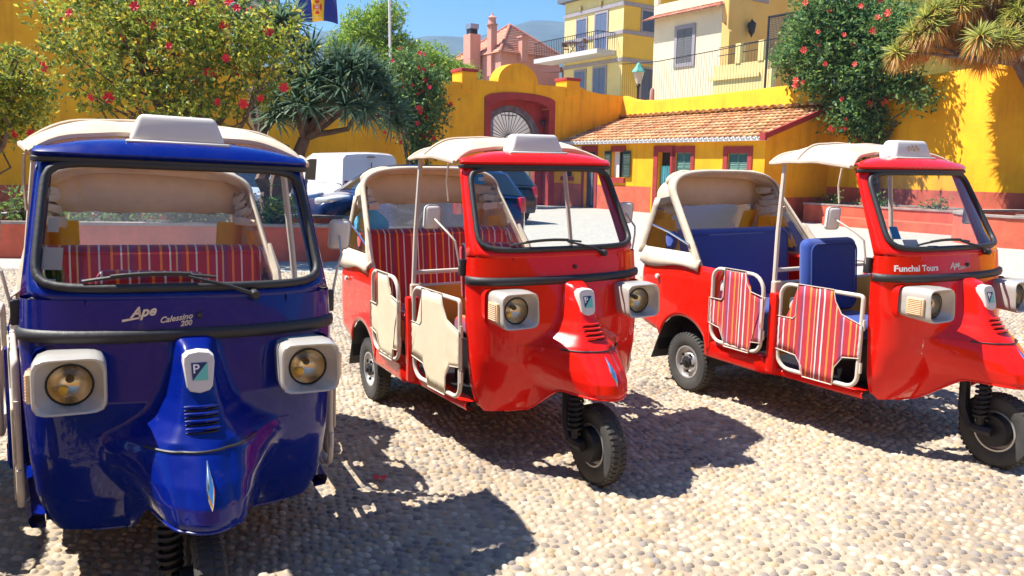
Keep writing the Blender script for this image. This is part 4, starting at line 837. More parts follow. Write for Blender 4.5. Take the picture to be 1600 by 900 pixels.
    # --- doors
    for sg in (-1, 1):
        for (x0, x1, z0, z1, kind) in ((-1.625, -1.185, 0.445, 0.935, 'r'), (-1.10, -0.555, 0.375, 0.900, 'f')):
            dr = MB(); yf = lambda x: sg*(side_y(x)+0.018)
            loop = rect_loop(x0, x1, z0, z1, 0.06, 0, rs=(0.10 if kind == 'r' else 0.02, 0.07, 0.09, 0.07)); loop = [(p[0], yf(p[0]), p[2]) for p in loop]
            dr.tube(loop, 0.0125, 8, closed=True); do = dr.build('door', M_BEIGE, rk, smooth=60)
            W = x1-x0; H = z1-z0; cut = 0.115 if kind == 'r' else 0.125
            ol = [(x0-0.012, z0+0.12), (x0-0.012, z1-0.20), (x0+cut-0.02, z1-0.20), (x0+cut, z1-0.18), (x0+cut+0.005, z1+0.014)]
            if kind == 'r': ol += [(x0+0.30, z1+0.014), (x0+0.315, z1-0.06), (x0+0.35, z1-0.11), (x1+0.012, z1-0.13), (x1+0.012, z0+0.07), (x1-0.07, z0+0.06), (x1-0.085, z0-0.014), (x0+0.14, z0-0.014), (x0+0.13, z0+0.03), (x0+0.09, z0+0.10)]
            else: ol += [(x0+0.37, z1+0.014), (x0+0.385, z1-0.05), (x0+0.43, z1-0.12), (x1+0.012, z1-0.16), (x1+0.012, z0+0.175), (x1-0.09, z0+0.16), (x1-0.14, z0+0.09), (x1-0.145, z0-0.014), (x0+0.20, z0-0.014), (x0+0.185, z0+0.05), (x0+0.14, z0+0.105)]
            bm = bmesh.new(); bm.faces.new([bm.verts.new((x, 0, z)) for x, z in ol]); bmesh.ops.triangulate(bm, faces=bm.faces[:])
            for _ in range(3): bmesh.ops.subdivide_edges(bm, edges=[e for e in bm.edges if e.calc_length() > 0.028], cuts=1, use_grid_fill=True); bmesh.ops.triangulate(bm, faces=[f for f in bm.faces if len(f.verts) > 4])
            me_ = MB(); bm.verts.index_update(); vv = []
            for v in bm.verts:
                x, z = v.co.x, v.co.z; ed = min(abs(z-z0), abs(z1-z)); gx = math.sin(x*150+3*math.sin(z*17))*0.0022*math.exp(-ed/0.05)+0.0015*math.sin(x*23+z*31)*math.sin(z*19-x*9); gz_ = 0.0016*math.sin(z*120+x*9)*math.exp(-min(abs(x-x0), abs(x1-x))/0.04)
                vv.append((x, yf(x)+sg*(0.0145+gx+gz_-0.004), z))
            me_.add(vv, [tuple(q.index for q in f.verts) for f in bm.faces]); bm.free(); me_.build('door_cloth', door, do, smooth=70, solid=0.004)
            pp = MB(); pp.tube([(x, yf(x)+sg*0.0150, z) for x, z in ol], 0.0035, 5, closed=True); pp.build('cloth_piping', M_BEIGE, do)
            lc = MB(); lx, lz = x0+0.055, z1-0.12; yy = sg*(side_y(lx)-0.01)
            lc.rbox((lx-0.022, min(yy, yy-sg*0.03), lz-0.035), (lx+0.022, max(yy, yy-sg*0.03), lz+0.035), 0.008, 2); lc.rbox((lx+0.0, min(yy+sg*0.0, yy-sg*0.02), lz-0.008), (lx+0.06, max(yy, yy-sg*0.02), lz+0.010), 0.004, 1); lc.build('door_latch', M_PLAS, do)
            for hz in (z0+0.12, z1-0.16): hg = MB(); hg.tube([(x1+0.016, yf(x1), hz-0.03), (x1+0.016, yf(x1), hz+0.03)], 0.009, 6); hg.build('door_hinge', M_BEIGE, do)
    # --- posts, rail, partition
    for sg in (-1, 1):
        ps = MB(); ps.tube([(-1.235, sg*0.487, 1.625), (-1.215, sg*0.53, 1.2), (-1.175, sg*0.575, 0.60)], 0.0145, 8); ps.build('canopy_post', M_BEIGE, rk)
    pr = MB(); pr.tube([(-1.20, -0.55, 0.965), (-1.20, 0.55, 0.965)], 0.013, 8); pr.tube([(-1.19, -0.565, 0.885), (-1.19, 0.565, 0.885)], 0.011, 8)
    pr.build('partition_rail', M_BEIGE, rk); pt = MB(); pt.rbox((-1.195, -0.555, 0.42), (-1.18, 0.555, 0.885), 0.004, 1); pt.build('partition_panel', [M_YVIN], rk); 
    for ya in (-0.575, 0.50): pt = MB(); pt.rbox((-1.205, ya, 0.45), (-1.165, ya+0.075, 0.90), 0.006, 1); pt.build('partition_edge', M_CANV, rk)
    # --- seats
    s1 = MB(); s1.rbox((-2.13, -0.445, 0.40), (-1.62, 0.445, 0.62), 0.05, 4); s1.build('rear_seat_cushion', seat, rk, smooth=60)
    s1 = MB(); s1.rbox((-2.24, -0.575, 0.58), (-2.09, 0.575, 1.135), 0.055, 4, fn=lambda x, y, z: (x-(z-0.6)*0.10, y, z)); s1.build('rear_seat_back', seat, rk, smooth=60)
    if drv == 'tall':
        s1 = MB(); s1.rbox((-1.13, -0.43, 0.70), (-1.03, 0.02, 1.165), 0.05, 4, fn=lambda x, y, z: (x-(z-0.8)*0.08, y, z)); s1.build('driver_seat_back', seat, rk, smooth=60); s1 = MB(); s1.rbox((-1.08, -0.42, 0.60), (-0.68, 0.02, 0.70), 0.04, 3); s1.build('driver_seat_cushion', seat, rk, smooth=60)
    else:
        s1 = MB(); s1.rbox((-1.12, -0.29, 0.80), (-1.05, 0.14, 1.16), 0.034, 4, fn=lambda x, y, z: (x-(z-0.8)*0.10, y, z-0.04*((y+0.1)/0.22)**2*(z > 1.0))); s1.build('driver_seat_back', seat, rk, smooth=60); s1 = MB(); s1.rbox((-1.10, -0.35, 0.62), (-0.70, 0.14, 0.72), 0.04, 3); s1.build('driver_seat_cushion', seat, rk, smooth=60)
    for (xa, y0, y1, z0, z1, sl_, rr_, zz) in ((-2.092, -0.545, 0.545, 0.62, 1.105, 0.10, 0.05, 0.6), ((-1.031, -0.405, -0.005, 0.73, 1.135, 0.08, 0.05, 0.8) if drv == 'tall' else (-1.052, -0.265, 0.115, 0.82, 1.10, 0.10, 0.03, 0.8))):
        pp = MB(); pp.tube([(xa-(p[2]-zz)*sl_+0.002, p[0], p[2]) for p in rect_loop(y0, y1, z0, z1, rr_, 0)], 0.005, 5, closed=True); pp.build('seat_piping', seat, rk)
    sb = MB(); sb.box((-1.08, -0.34, 0.34), (-0.72, 0.12, 0.60)); sb.build('seat_box', M_MECH, rk, smooth=0)
    # --- dashboard shelf and handlebar
    db = MB(); rows = []
    for s in np.linspace(-0.95, 0.95, 21): q = shell(s, 1.10); rows.append([(q[0]-0.02, q[1], 1.125), (q[0]-0.12+0.02*abs(s), q[1]*0.98, 1.13), (q[0]-0.15+0.03*abs(s), q[1]*0.97, 1.08)])
    db.grid(rows); db.build('dashboard', M_BEIGE, rk, smooth=40, solid=0.01)
    hb = MB(); hb.tube([(-0.62, -0.30, 1.02), (-0.58, -0.16, 1.05), (-0.55, 0, 1.06), (-0.58, 0.16, 1.05), (-0.62, 0.30, 1.02)], 0.016, 8); hb.tube([(-0.55, 0, 1.05), (-0.40, 0, 0.55)], 0.03, 8); hbo = hb.build('handlebar', M_MECH, rk); sp_ = MB(); sp_.lathe([(0, -0.49), (0.045, -0.495), (0.055, -0.52), (0.05, -0.57), (0, -0.58)], (0, 0, 1.11), 'x', 16); sp_.build('speedometer', M_RUB, hbo)
    # --- folding hood over the rear seat
    HB, HT = (-1.86, 0.595, 0.94), (-2.24, 0.525, 1.40)
    def hoop(t, x_off=0.0):   # t in -1..1 across; straight legs then an arch
        a = abs(t); sg = 1 if t > 0 else -1
        if a > 0.55:
            k = (1-a)/0.45; return (lerp(HB[0], HT[0], k)+x_off*k, sg*lerp(HB[1], HT[1], k), lerp(HB[2], HT[2], k))
        ph = (a/0.55)*math.pi/2; return (HT[0]-0.07*math.cos(ph)**0.8+x_off, sg*HT[1]*math.sin(ph)**0.55 if a > 0 else 0.0, HT[2]+0.165*math.cos(ph)**0.8)
    TT = np.linspace(-1, 1, 61)
    lg = MB(); lg.grid([[tuple(Vector(hoop(t))+Vector(d)) for d in ((0.035, 0, 0), (0.0, (0.014 if t > 0 else -0.014), 0.012), (-0.055, (0.006 if t > 0 else -0.006), 0.004))] for t in TT]); ho = lg.build('hood_hoop', M_CANV, rk, smooth=60, solid=0.014)
    def back(t):
        a = abs(t); sg = 1 if t > 0 else -1
        if a > 0.55: k = (1-a)/0.45; return (lerp(-2.56, -2.44, k), sg*lerp(0.575, 0.525, k), lerp(0.94, 1.36, k))
        ph = (a/0.55)*math.pi/2; return (-2.44, sg*0.525*math.sin(ph)**0.55 if a > 0 else 0.0, 1.36+0.165*math.cos(ph)**0.8)
    tp = MB(); TC = np.linspace(-0.60, 0.60, 45); rows = []
    for t in TC:
        A, B = Vector(hoop(t)), Vector(back(t)); rows.append([tuple(A.lerp(B, k)+Vector((0, 0, 0.012*math.sin(k*math.pi*2)*math.sin(t*17)-0.01*math.sin(k*math.pi)))) for k in np.linspace(0, 1, 9)])
    tp.grid(rows); tp.build('hood_top', M_CANV, rk, smooth=70, solid=0.01)
    # rolled cloth on top of the hood and gathered folds at the corners
    fg = random.Random(int(head*10))
    for (ta, tb_) in ((-0.42, -0.10), (0.12, 0.34)):
        rr = MB(); pts = [tuple(Vector(hoop(t)).lerp(Vector(back(t)), 0.45)+Vector((0, 0, 0.012))) for t in np.linspace(ta, tb_, 9)]; rr.tube(pts, [0.01, 0.026, 0.03, 0.03, 0.032, 0.03, 0.03, 0.024, 0.008], 8); rr.build('rolled_curtain', M_CANV, ho, smooth=60)
    for sg in (-1, 1):
        for k in range(4):
            u = fg.uniform(-0.015, 0.015); A = Vector(hoop(sg*(0.50+0.05*k+u))); B = Vector(back(sg*(0.40+0.06*k+u))); rr = MB(); sag = fg.uniform(0.02, 0.09); r0 = fg.uniform(0.018, 0.034)
            pts = [A+Vector((-0.02, -sg*0.02, -0.02)), A.lerp(B, 0.3)+Vector((0, -sg*(0.03+0.02*k), -sag*0.8)), A.lerp(B, 0.65)+Vector((0, -sg*fg.uniform(0.02, 0.08), -sag)), B+Vector((0.02, -sg*0.03, -0.03))]
            rows = []
            for q, p in enumerate(pts): rows.append([tuple(p+Vector((0.01*math.cos(a), (0.5*r0)*math.cos(a)*(1.3, 2.4, 2.0, 1.0)[q], r0*math.sin(a)*(0.6, 1.0, 1.1, 0.5)[q]+0.01*math.sin(3*a)))) for a in np.linspace(0, 2*math.pi, 9)[:-1]])
            rr.grid(rows, cv=True); rr.build('hood_fold', M_CANV, ho, smooth=70)
    # back panel: canvas valance over a clear vinyl window, side strips, triangular side windows
    bk = MB(); rows = []
    for t in np.linspace(-0.60, 0.60, 41):
        q = Vector(back(t)); zb = 1.30+0.004*math.sin(t*40); rows.append([tuple(q), (q.x-0.004, q.y*1.0, lerp(q.z, zb, 0.5)), (q.x-0.010+0.006*math.sin(t*30), q.y*1.01, zb)])
    bk.grid(rows); bk.build('hood_back_valance', M_CANV, ho, smooth=70, solid=0.006)
    vw = MB(); vw.grid([[(-2.451-0.11*k, y*(1+0.10*k), lerp(1.303, 0.94, k)) for k in (0, 0.35, 0.7, 1)] for y in np.linspace(-0.52, 0.52, 9)]); vw.build('rear_window', M_VINYL, ho)
    for sg in (-1, 1):
        bs = MB(); bs.grid([[tuple(Vector(back(sg*(1-0.45*k)))+Vector((0.05, sg*0.004, 0))), tuple(Vector(back(sg*(1-0.45*k)))+Vector((-0.012, sg*0.006, 0))), tuple(Vector(back(sg*(1-0.45*k)))+Vector((-0.012, -sg*0.09, 0)))] for k in np.linspace(0, 1, 8)]); bs.build('hood_corner_strip', M_CANV, ho, smooth=50, solid=0.006)
        A, B, C_, D = Vector(hoop(sg*1.0)), Vector(hoop(sg*0.56)), Vector(back(sg*0.56)), Vector(back(sg*1.0))
        tw = MB(); tw.grid([[tuple(A.lerp(B, k)), tuple(D.lerp(C_, k))] for k in np.linspace(0, 1, 6)]); tw.build('side_window', M_VINYL, ho)
        ac = MB(); ac.grid([[tuple(A.lerp(B, k).lerp(D.lerp(C_, k), f2)+Vector((0, -sg*(0.015+0.008*math.sin(f2*25)), 0))) for k in np.linspace(0.08, 0.62, 5)] for f2 in np.linspace(0.30, 0.92, 14)]); ac.build('amber_curtain', M_AMBC, ho, smooth=60)
        ac = MB(); ac.grid([[(-2.44-0.10*k+0.008*math.sin(y*60), sg*y, lerp(1.25, 0.98, k)) for k in (0, 0.5, 1)] for y in np.linspace(0.36, 0.51, 12)]); ac.build('amber_curtain', M_AMBC, ho, smooth=60)
        sk = MB(); rows = []
        for x in np.linspace(-1.80, -2.40, 12): rows.append([(x, sg*0.655, 0.885-0.02*math.sin((x+1.8)*9)), (x, sg*0.648, 0.93), (x-0.02, sg*0.61, 1.0 if x < -1.9 else 0.96)])
        for a in np.linspace(0, math.pi/2, 7)[1:]: rows.append([(-2.40-0.15*math.sin(a), sg*(0.655-0.15*(1-math.cos(a))), 0.885), (-2.40-0.148*math.sin(a), sg*(0.648-0.148*(1-math.cos(a))), 0.93), (-2.40-0.12*math.sin(a), sg*(0.61-0.12*(1-math.cos(a))), 1.0)])
        rows.append([(-2.545, 0, 0.885), (-2.54, 0, 0.93), (-2.53, 0, 1.0)]); sk.grid(rows); sk.build('hood_skirt', M_CANV, ho, smooth=50, solid=0.006)
        cs = MB(); A2 = Vector((-1.84, sg*0.60, 0.90)); cs.tube([tuple(A2), tuple(A2+Vector((-0.06, 0, 0.12))), tuple(A2+Vector((-0.16, -sg*0.02, 0.26)))], [0.03, 0.022, 0.012], 7); cs.build('hood_tie', M_CANV, ho)
        hs = MB(); hs.tube([(-1.95, sg*0.60, 1.05), (-2.2, sg*0.585, 1.12), (-2.42, sg*0.57, 1.16)], 0.008, 6); hs.build('hood_stay', M_CHR, ho)
    # --- mirrors
    for sg in (-1, 1):
        br = MB(); br.rbox((-0.575, min(sg*0.505, sg*0.545), 1.03), (-0.54, max(sg*0.505, sg*0.545), 1.115), 0.006, 2); bro = br.build('mirror_bracket', M_RUB, rk)
        am = MB(); am.tube([(-0.56, sg*0.54, 1.08), (-0.565, sg*0.565, 1.21), (-0.60, sg*0.59, 1.25), (-0.72, sg*0.615, 1.315)], 0.0055, 7); am.build('mirror_arm', M_BEIGE, rk)
        mr_ = MB(); mr_.rbox((-0.752, sg*0.62-0.043, 1.258), (-0.722, sg*0.62+0.043, 1.385), 0.022, 4, fn=lambda x, y, z: (x+0.012*(y-sg*0.62)/0.06, y+0.08*(z-1.32), z)); mo = mr_.build('mirror', M_PLAS, rk, smooth=60)
        mg = MB(); mg.rbox((-0.757, sg*0.62-0.036, 1.268), (-0.752, sg*0.62+0.036, 1.375), 0.002, 1); mg.build('mirror_glass', M_CHR, mo)
    if extras: extras(rk, sgo)
    return rk
def on_shell(s, z, out=0.004, tilt=0.0):
    """matrix placing a text on the cab front at (s, z), reading left to right for a viewer in front"""
    p = Vector(shell(s, z)); ty = (Vector(shell(s+0.03, z))-Vector(shell(s-0.03, z))).normalized(); tz = (Vector(shell(s, z+0.02))-Vector(shell(s, z-0.02))).normalized(); nn = ty.cross(tz).normalized()
    if nn.x < 0: nn = -nn
    ty = tz.cross(nn).normalized()*1.0
    M = Matrix((ty, tz, nn)).transposed().to_4x4(); M.translation = p+nn*out; return M @ Matrix.Rotation(tilt, 4, 'Z')
def on_glass(mb, s, t, ws, wt_, out=-0.012):
    mb.add([tuple(Vector(screen(s+a*ws, t+b*wt_))+Vector((out, 0, 0))) for a, b in ((-1, -1), (1, -1), (1, 1), (-1, 1))], [(0, 1, 2, 3)]); return mb
M_PAPER = mat('paper', (0.75, 0.72, 0.66), 0.8); M_STICK = mat('blue_sticker', (0.05, 0.35, 0.62), 0.5); M_GOLDL = mat('gold_print', (0.55, 0.33, 0.04), 0.4)
def bend_text(o, s0):
    """press flat lettering on to the curved cab front"""
    for v in o.data.vertices:
        y = v.co.y; z = v.co.z; s = max(-0.99, min(0.99, y/ip(z, ZS, WS))); v.co.x = shell(s, z)[0]+0.002
    return o
def ex_blue(rk, sgo):
    bend_text(text_mesh('lettering', 'Ape', 0.046, M_SILV, rk, on_shell(-0.30, 1.090, 0.004, 0.10), 0.001, shear=0.45, bold=0.0014), 0)
    bend_text(text_mesh('lettering', 'Calessino', 0.027, M_SILV, rk, on_shell(-0.105, 1.066, 0.004, 0.12), 0.001, shear=0.45, bold=0.0006), 0)
    bend_text(text_mesh('lettering', '200', 0.024, M_SILV, rk, on_shell(-0.045, 1.048, 0.004, 0.10), 0.001, shear=0.35, bold=0.0009), 0)
    u_ = MB(); P = [shell(-0.42, 1.060), shell(-0.32, 1.070), shell(-0.32, 1.075), shell(-0.42, 1.068)]; u_.add([(p[0]+0.003, p[1], p[2]) for p in P], [(0, 1, 2, 3)]); u_.build('lettering_underline', M_SILV, rk)
    for (s, t, a, b, mt, nm) in ((-0.84, 0.50, 0.035, 0.05, M_PAPER, 'permit_paper'), (-0.83, 0.27, 0.06, 0.075, M_PAPER, 'permit_paper'), (-0.86, 0.12, 0.06, 0.015, M_PAPER, 'permit_paper')): on_glass(MB(), s, t, a, b).build(nm, mt, rk)
    bt = MB(); bt.lathe([(0, 1.135), (0.03, 1.137), (0.032, 1.20), (0.024, 1.235), (0.013, 1.25), (0.013, 1.275), (0, 1.275)], (0, 0, 0), 'z', 14); b2 = MB(); b2.lathe([(0, 1.285), (0.017, 1.283), (0.017, 1.262), (0.0, 1.262)], (0, 0, 0), 'z', 12); b3 = MB(); b3.lathe([(0.0245, 1.236), (0.016, 1.252), (0.016, 1.261)], (0, 0, 0), 'z', 12)
    W = rk.matrix_basis @ Vector((-0.60, -0.375, 0)); root = tag(empty('water_bottle', tuple(W)), 'green glass bottle standing behind the blue rickshaw windscreen', 'bottle')
    bt.build('bottle', mat('green_bottle_glass', (0.05, 0.13, 0.05), 0.1, spec=0.6), root); b2.build('cap', M_PLAS, root); b3.build('neck_label', M_PAPER, root)
def ex_mid(rk, sgo):
    on_glass(MB(), -0.82, 0.83, 0.055, 0.055).build('toll_sticker', M_STICK, rk); on_glass(MB(), -0.80, 0.83, 0.03, 0.02, -0.010).build('toll_sticker', M_PAPER, rk)
def ex_right(rk, sgo):
    on_glass(MB(), -0.80, 0.26, 0.045, 0.07).build('toll_sticker', M_STICK, rk); on_glass(MB(), -0.66, 0.12, 0.09, 0.065).build('permit_paper', M_PAPER, rk)
    bend_text(text_mesh('lettering', 'Funchal Tours', 0.046, M_WTXT, rk, on_shell(-0.66, 1.066, 0.004), 0.001, bold=0.0012), 0)
    bend_text(text_mesh('lettering', 'Ape', 0.046, M_SILV, rk, on_shell(-0.17, 1.076, 0.004, 0.10), 0.001, shear=0.45, bold=0.0015), 0)
    bend_text(text_mesh('lettering', 'Calessino', 0.028, M_SILV, rk, on_shell(-0.02, 1.064, 0.004, 0.12), 0.001, shear=0.45, bold=0.0007), 0)
    g_ = MB()
    for k, (y, z) in enumerate(((-0.05, 0), (-0.035, 0.008), (-0.02, -0.004), (0, 0.006), (0.015, -0.006), (0.03, 0.007), (0.045, 0.0), (-0.045, -0.010), (0.0, -0.012), (0.04, -0.010), (-0.01, 0.014), (0.025, 0.014))):
        a = k*1.3; x = -0.698-0.27*(z+0.03)*0.9
        g_.add([(x+0.0015, y+0.011*math.cos(a+j*math.pi/2)*(1 if j % 2 else 0.45), 1.717+z+0.011*math.sin(a+j*math.pi/2)*(1 if j % 2 else 0.45)) for j in range(4)], [(0, 1, 2, 3)])
    g_.xf(lambda x, y, z: (-0.710-0.35*0.0675*(z+0.022-1.682)/0.093+0.003, y, z)); g_.build('gold_emblem', M_GOLDL, sgo)
P_RED = paint('red_car_paint', (0.72, 0.010, 0.004)); P_RED2 = P_RED; P_BLU = paint('dark_blue_car_paint', (0.0006, 0.009, 0.170))
S_STR = stripes('striped_seat_fabric', 'Y', 0.24, seat_cols); S_BLU = mat('royal_blue_fabric', (0.006, 0.045, 0.28), 0.75, sheen=0.3, bump=0.15, bscale=250, var=0.1)
D_CAN = mat('cream_door_canvas', (0.68, 0.58, 0.40), 0.9, var=0.06, vscale=8, bump=0.06, bscale=11); D_STR = stripes('striped_door_fabric', 'X', 0.27, door_cols)
make_rickshaw((-0.964, 2.285), 61.6, P_BLU, S_STR, D_CAN, 'low', 'dark blue three wheeled rickshaw with striped seats, nearest on the left', 0.0, -R(2.0), extras=ex_blue)
make_rickshaw((0.471, 3.690), 62.0, P_RED, S_STR, D_CAN, 'low', 'red rickshaw with cream canvas doors and striped seats in the middle', 0.0, extras=ex_mid)
make_rickshaw((2.682, 3.975), 62.5, P_RED2, S_BLU, D_STR, 'tall', 'red rickshaw with striped doors and blue seats on the right', 0.0, extras=ex_right)
make_rickshaw((-2.42, 1.50), 62.0, P_BLU, S_STR, D_CAN, 'low', 'blue rickshaw cut off by the left edge of the picture', 0.0)

# ------------------------------------------------------------------ ochre fort wall closing the plaza behind the viewpoint (seen mirrored in the paint)
FW = MB(); FW.box((-40, -11.6, 0), (40, -11, 6.5)); fwo = tag(FW.build('fort_wall', M_YEL, smooth=0), 'ochre fort wall facing the rickshaws across the plaza', 'wall')

# ------------------------------------------------------------------ parked cars
M_CGL = mat('car_window_glass', (0.015, 0.02, 0.028), 0.05, spec=0.9); M_TAIL = mat('red_tail_lamp', (0.45, 0.01, 0.02), 0.15, coat=0.8); M_HLAMP = mat('car_headlamp', (0.75, 0.78, 0.8), 0.08, metal=0.3, coat=1.0); M_BUMP = mat('grey_bumper', (0.05, 0.05, 0.055), 0.5)
def make_car(name, label, loc, head, body, L_, W_, side, green, hl_z, van=False):
    """side: (x, z) upper outline of the body to the belt; green: (x, z, inset) outline of the cabin; x runs 0 (nose) to -L_"""
    c = tag(empty(name, (loc[0], loc[1], 0), head), label, 'van' if van else 'car', 'cars parked at the back of the plaza')
    hw = W_/2
    bd = MB(); rows = []
    top = np.array(side)
    for x in np.linspace(0, -L_, 34):
        zt = float(np.interp(-x, -top[:, 0], top[:, 1])); e = min(1, min(-x, L_+x)/0.55+0.0); nar = lerp(0.80, 1.0, math.sqrt(max(0, 1-(1-e)**2))); w_ = hw*nar
        zb = 0.24+0.10*(1-sm(0, 0.5, min(-x, L_+x)))
        for ax in (0.19*L_, 0.80*L_):
            d = abs(-x-ax)/0.36
            if d < 1: zb = max(zb, 0.30+0.36*math.sqrt(1-d*d))
        pr = [(0.92, zb), (1.0, zb+0.05), (1.01, lerp(zb, zt, 0.45)), (0.99, lerp(zb, zt, 0.75)), (0.955, zt-0.04), (0.90, zt), (0.5, zt+0.02), (0, zt+0.03)]
        rows.append([(x, -w_*a, z) for a, z in pr]+[(x, w_*a, z) for a, z in pr[-2::-1]])
    bd.grid(rows)
    for k in (0, -1): bd.add(rows[k], [tuple(range(len(rows[k])))])
    bd.build('body', body, c, smooth=45)
    gr = MB(); rows = []
    for (x, z, ins) in green:
        zb = float(np.interp(-x, -top[:, 0], top[:, 1]))-0.01; z = max(z, zb+0.005); w0 = hw*0.93; w1 = hw*(0.93-ins*min(1, (z-zb)/0.55))
        rows.append([(x, -w0, zb), (x, -lerp(w0, w1, 0.9), lerp(zb, z, 0.86)), (x, -w1*0.90, z-0.005), (x, -w1*0.5, z+0.02), (x, 0, z+0.03), (x, w1*0.5, z+0.02), (x, w1*0.90, z-0.005), (x, lerp(w0, w1, 0.9), lerp(zb, z, 0.86)), (x, w0, zb)])
    gr.grid(rows); gr.build('cabin', body, c, smooth=45)
    # windows laid 4 mm proud of the cabin: sides, windscreen, back window
    def gpt(x, f_, sg):
        G = np.array(green); z = float(np.interp(-x, -G[:, 0], G[:, 1])); zb = float(np.interp(-x, -top[:, 0], top[:, 1]))-0.01; ins = float(np.interp(-x, -G[:, 0], G[:, 2])); w0 = hw*0.93; w1 = hw*(0.93-ins*min(1, (z-zb)/0.55)); k = f_*0.86
        return (x, sg*(lerp(w0, lerp(w0, w1, 0.9), f_)+0.005), lerp(zb, z, k))
    x0, x1 = green[1][0], green[-2][0]
    cuts = [(x0-0.25, x0-0.95), (x0-1.03, x0-1.75), (x0-1.83, x1+0.25)] if not van else [(x0-0.2, x0-0.95)]
    for sg in (-1, 1):
        for (a, b) in cuts:
            if a-b < 0.12: continue
            p = MB(); p.grid([[gpt(x, f_, sg) for f_ in (0.10, 0.5, 0.93)] for x in np.linspace(a, b, 6)]); p.build('side_window', M_CGL, c)
    def cross(i, j, nm, lo, hi, dx):
        A, B = rows[i], rows[j]; p = MB(); idx = [1, 2, 3, 4, 5, 6, 7]
        g0 = [Vector(A[k]) for k in idx]; g1 = [Vector(B[k]) for k in idx]
        p.grid([[tuple(Vector((a.x, a.y*0.92, a.z)).lerp(Vector((b.x, b.y*0.92, b.z)), t)+Vector((dx, 0, 0.006))) for a, b in zip(g0, g1)] for t in (lo, hi)]); p.build(nm, M_CGL, c)
    cross(0, 1, 'windscreen', 0.10, 0.95, 0.012)
    if not van: cross(-1, -2, 'back_window', 0.12, 0.92, -0.012)
    for sg in (-1, 1):
        h_ = MB(); h_.rbox((-0.50, sg*hw*0.74-0.14, hl_z-0.07), (0.0, sg*hw*0.74+0.14, hl_z+0.08), 0.05, 3, fn=lambda x, y, z: (x-0.30*max(0, abs(y)-hw*0.55)/(hw*0.4)+0.02, y*(1.02), z+0.16*(-x)*0.8)); h_.build('headlamp', M_HLAMP, c)
        t_ = MB(); zz = (0.80, 1.15) if van else (0.72, 1.0); t_.rbox((-L_-0.012, sg*hw*0.80-0.065, zz[0]), (-L_+0.20, sg*hw*0.80+0.065, zz[1]), 0.03, 2, fn=lambda x, y, z: (x+0.05*max(0, z-0.72), y, z)); t_.build('tail_lamp', M_TAIL, c)
        m_ = MB(); m_.rbox((x0-0.42, sg*(hw+0.02)-0.09, 0.98), (x0-0.28, sg*(hw+0.02)+0.09, 1.13), 0.04, 3); m_.build('door_mirror', M_BUMP, c)
        for ax in (0.19*L_, 0.80*L_):
            w_ = MB(); w_.lathe([(0.20, 0.095), (0.30, 0.10), (0.315, 0.07), (0.315, -0.07), (0.30, -0.1), (0.2, -0.095)], axis='y', n=28); wo = w_.build('wheel', M_TYRE, c); wo.location = (-ax, sg*(hw-0.10), 0.315)
            r_ = MB(); r_.lathe([(0.20, 0.09*sg), (0.19, 0.07*sg), (0.1, 0.085*sg), (0.03, 0.09*sg), (0, 0.09*sg)], axis='y', n=20); r_.build('rim', M_RIM, wo)
    g_ = MB(); g_.rbox((-0.12, -hw*0.5, 0.40), (0.012, hw*0.5, 0.56), 0.02, 2); g_.build('grille', M_BUMP, c); g_ = MB(); g_.rbox((-0.02, -0.25, 0.33), (0.02, 0.25, 0.43), 0.004, 1); g_.build('number_plate', M_PLAS, c)
    g_ = MB(); g_.rbox((-L_-0.015, -hw*0.78, 0.30), (-L_+0.08, hw*0.78, 0.46), 0.03, 2); g_.build('rear_bumper', M_BUMP if not van else body, c)
    if van: g_ = MB(); g_.box((-L_-0.012, -0.006, 0.5), (-L_+0.01, 0.006, 1.6)); g_.rbox((-L_-0.03, -0.10, 1.72), (-L_+0.05, 0.10, 1.75), 0.006, 1); g_.build('rear_door_gap', M_BUMP, c)
    return c
P_NAVY = paint('navy_car_paint', (0.006, 0.02, 0.085)); P_WVAN = paint('white_van_paint', (0.70, 0.70, 0.72)); P_SILV = paint('pale_silver_car_paint', (0.35, 0.42, 0.48)); P_DRK = paint('dark_grey_car_paint', (0.02, 0.025, 0.035))
hatch = [(0, 0.62), (-0.12, 0.76), (-0.9, 0.92), (-1.2, 0.97), (-3.7, 1.0), (-4.0, 0.93), (-4.1, 0.75)]
hgreen = [(-0.95, 0.93, 0.0), (-1.75, 1.47, 0.16), (-2.3, 1.54, 0.17), (-3.1, 1.53, 0.17), (-3.6, 1.44, 0.17), (-4.02, 0.97, 0.02)]
vside = [(0, 0.70), (-0.1, 0.85), (-0.75, 1.02), (-1.1, 1.05), (-4.1, 1.08), (-4.2, 1.0)]
vgreen = [(-0.70, 1.02, 0.0), (-1.45, 1.72, 0.10), (-1.9, 1.83, 0.10), (-3.9, 1.83, 0.08), (-4.12, 1.78, 0.08), (-4.19, 1.06, 0.0)]
def head_of(v): return math.atan2(v[1], v[0])
make_car('hatchback_car', 'dark blue hatchback behind the middle rickshaw, its headlamp facing left', (-4.45, 16.6), head_of((-EV.x, -EV.y)), P_NAVY, 4.1, 1.72, hatch, hgreen, 0.78)
make_car('delivery_van', 'white panel van parked against the ochre wall', (-6.1, 23.4), head_of((-0.588, 0.809)), P_WVAN, 4.2, 1.72, vside, vgreen, 0.75, van=True)
hb_ = (-EU.x, -EU.y)
make_car('hatchback_car', 'dark blue hatchback seen tail first through the middle windscreen', (0.33-0.85*EV.x-4.1*EU.x, 14.3-0.85*EV.y-4.1*EU.y), head_of(hb_), P_NAVY, 4.1, 1.72, hatch, hgreen, 0.78)
make_car('hatchback_car', 'dark grey car farther off near the gateway', (0.05-4.1*EU.x, 20.6-4.1*EU.y), head_of(hb_), P_DRK, 4.1, 1.72, hatch, hgreen, 0.78)
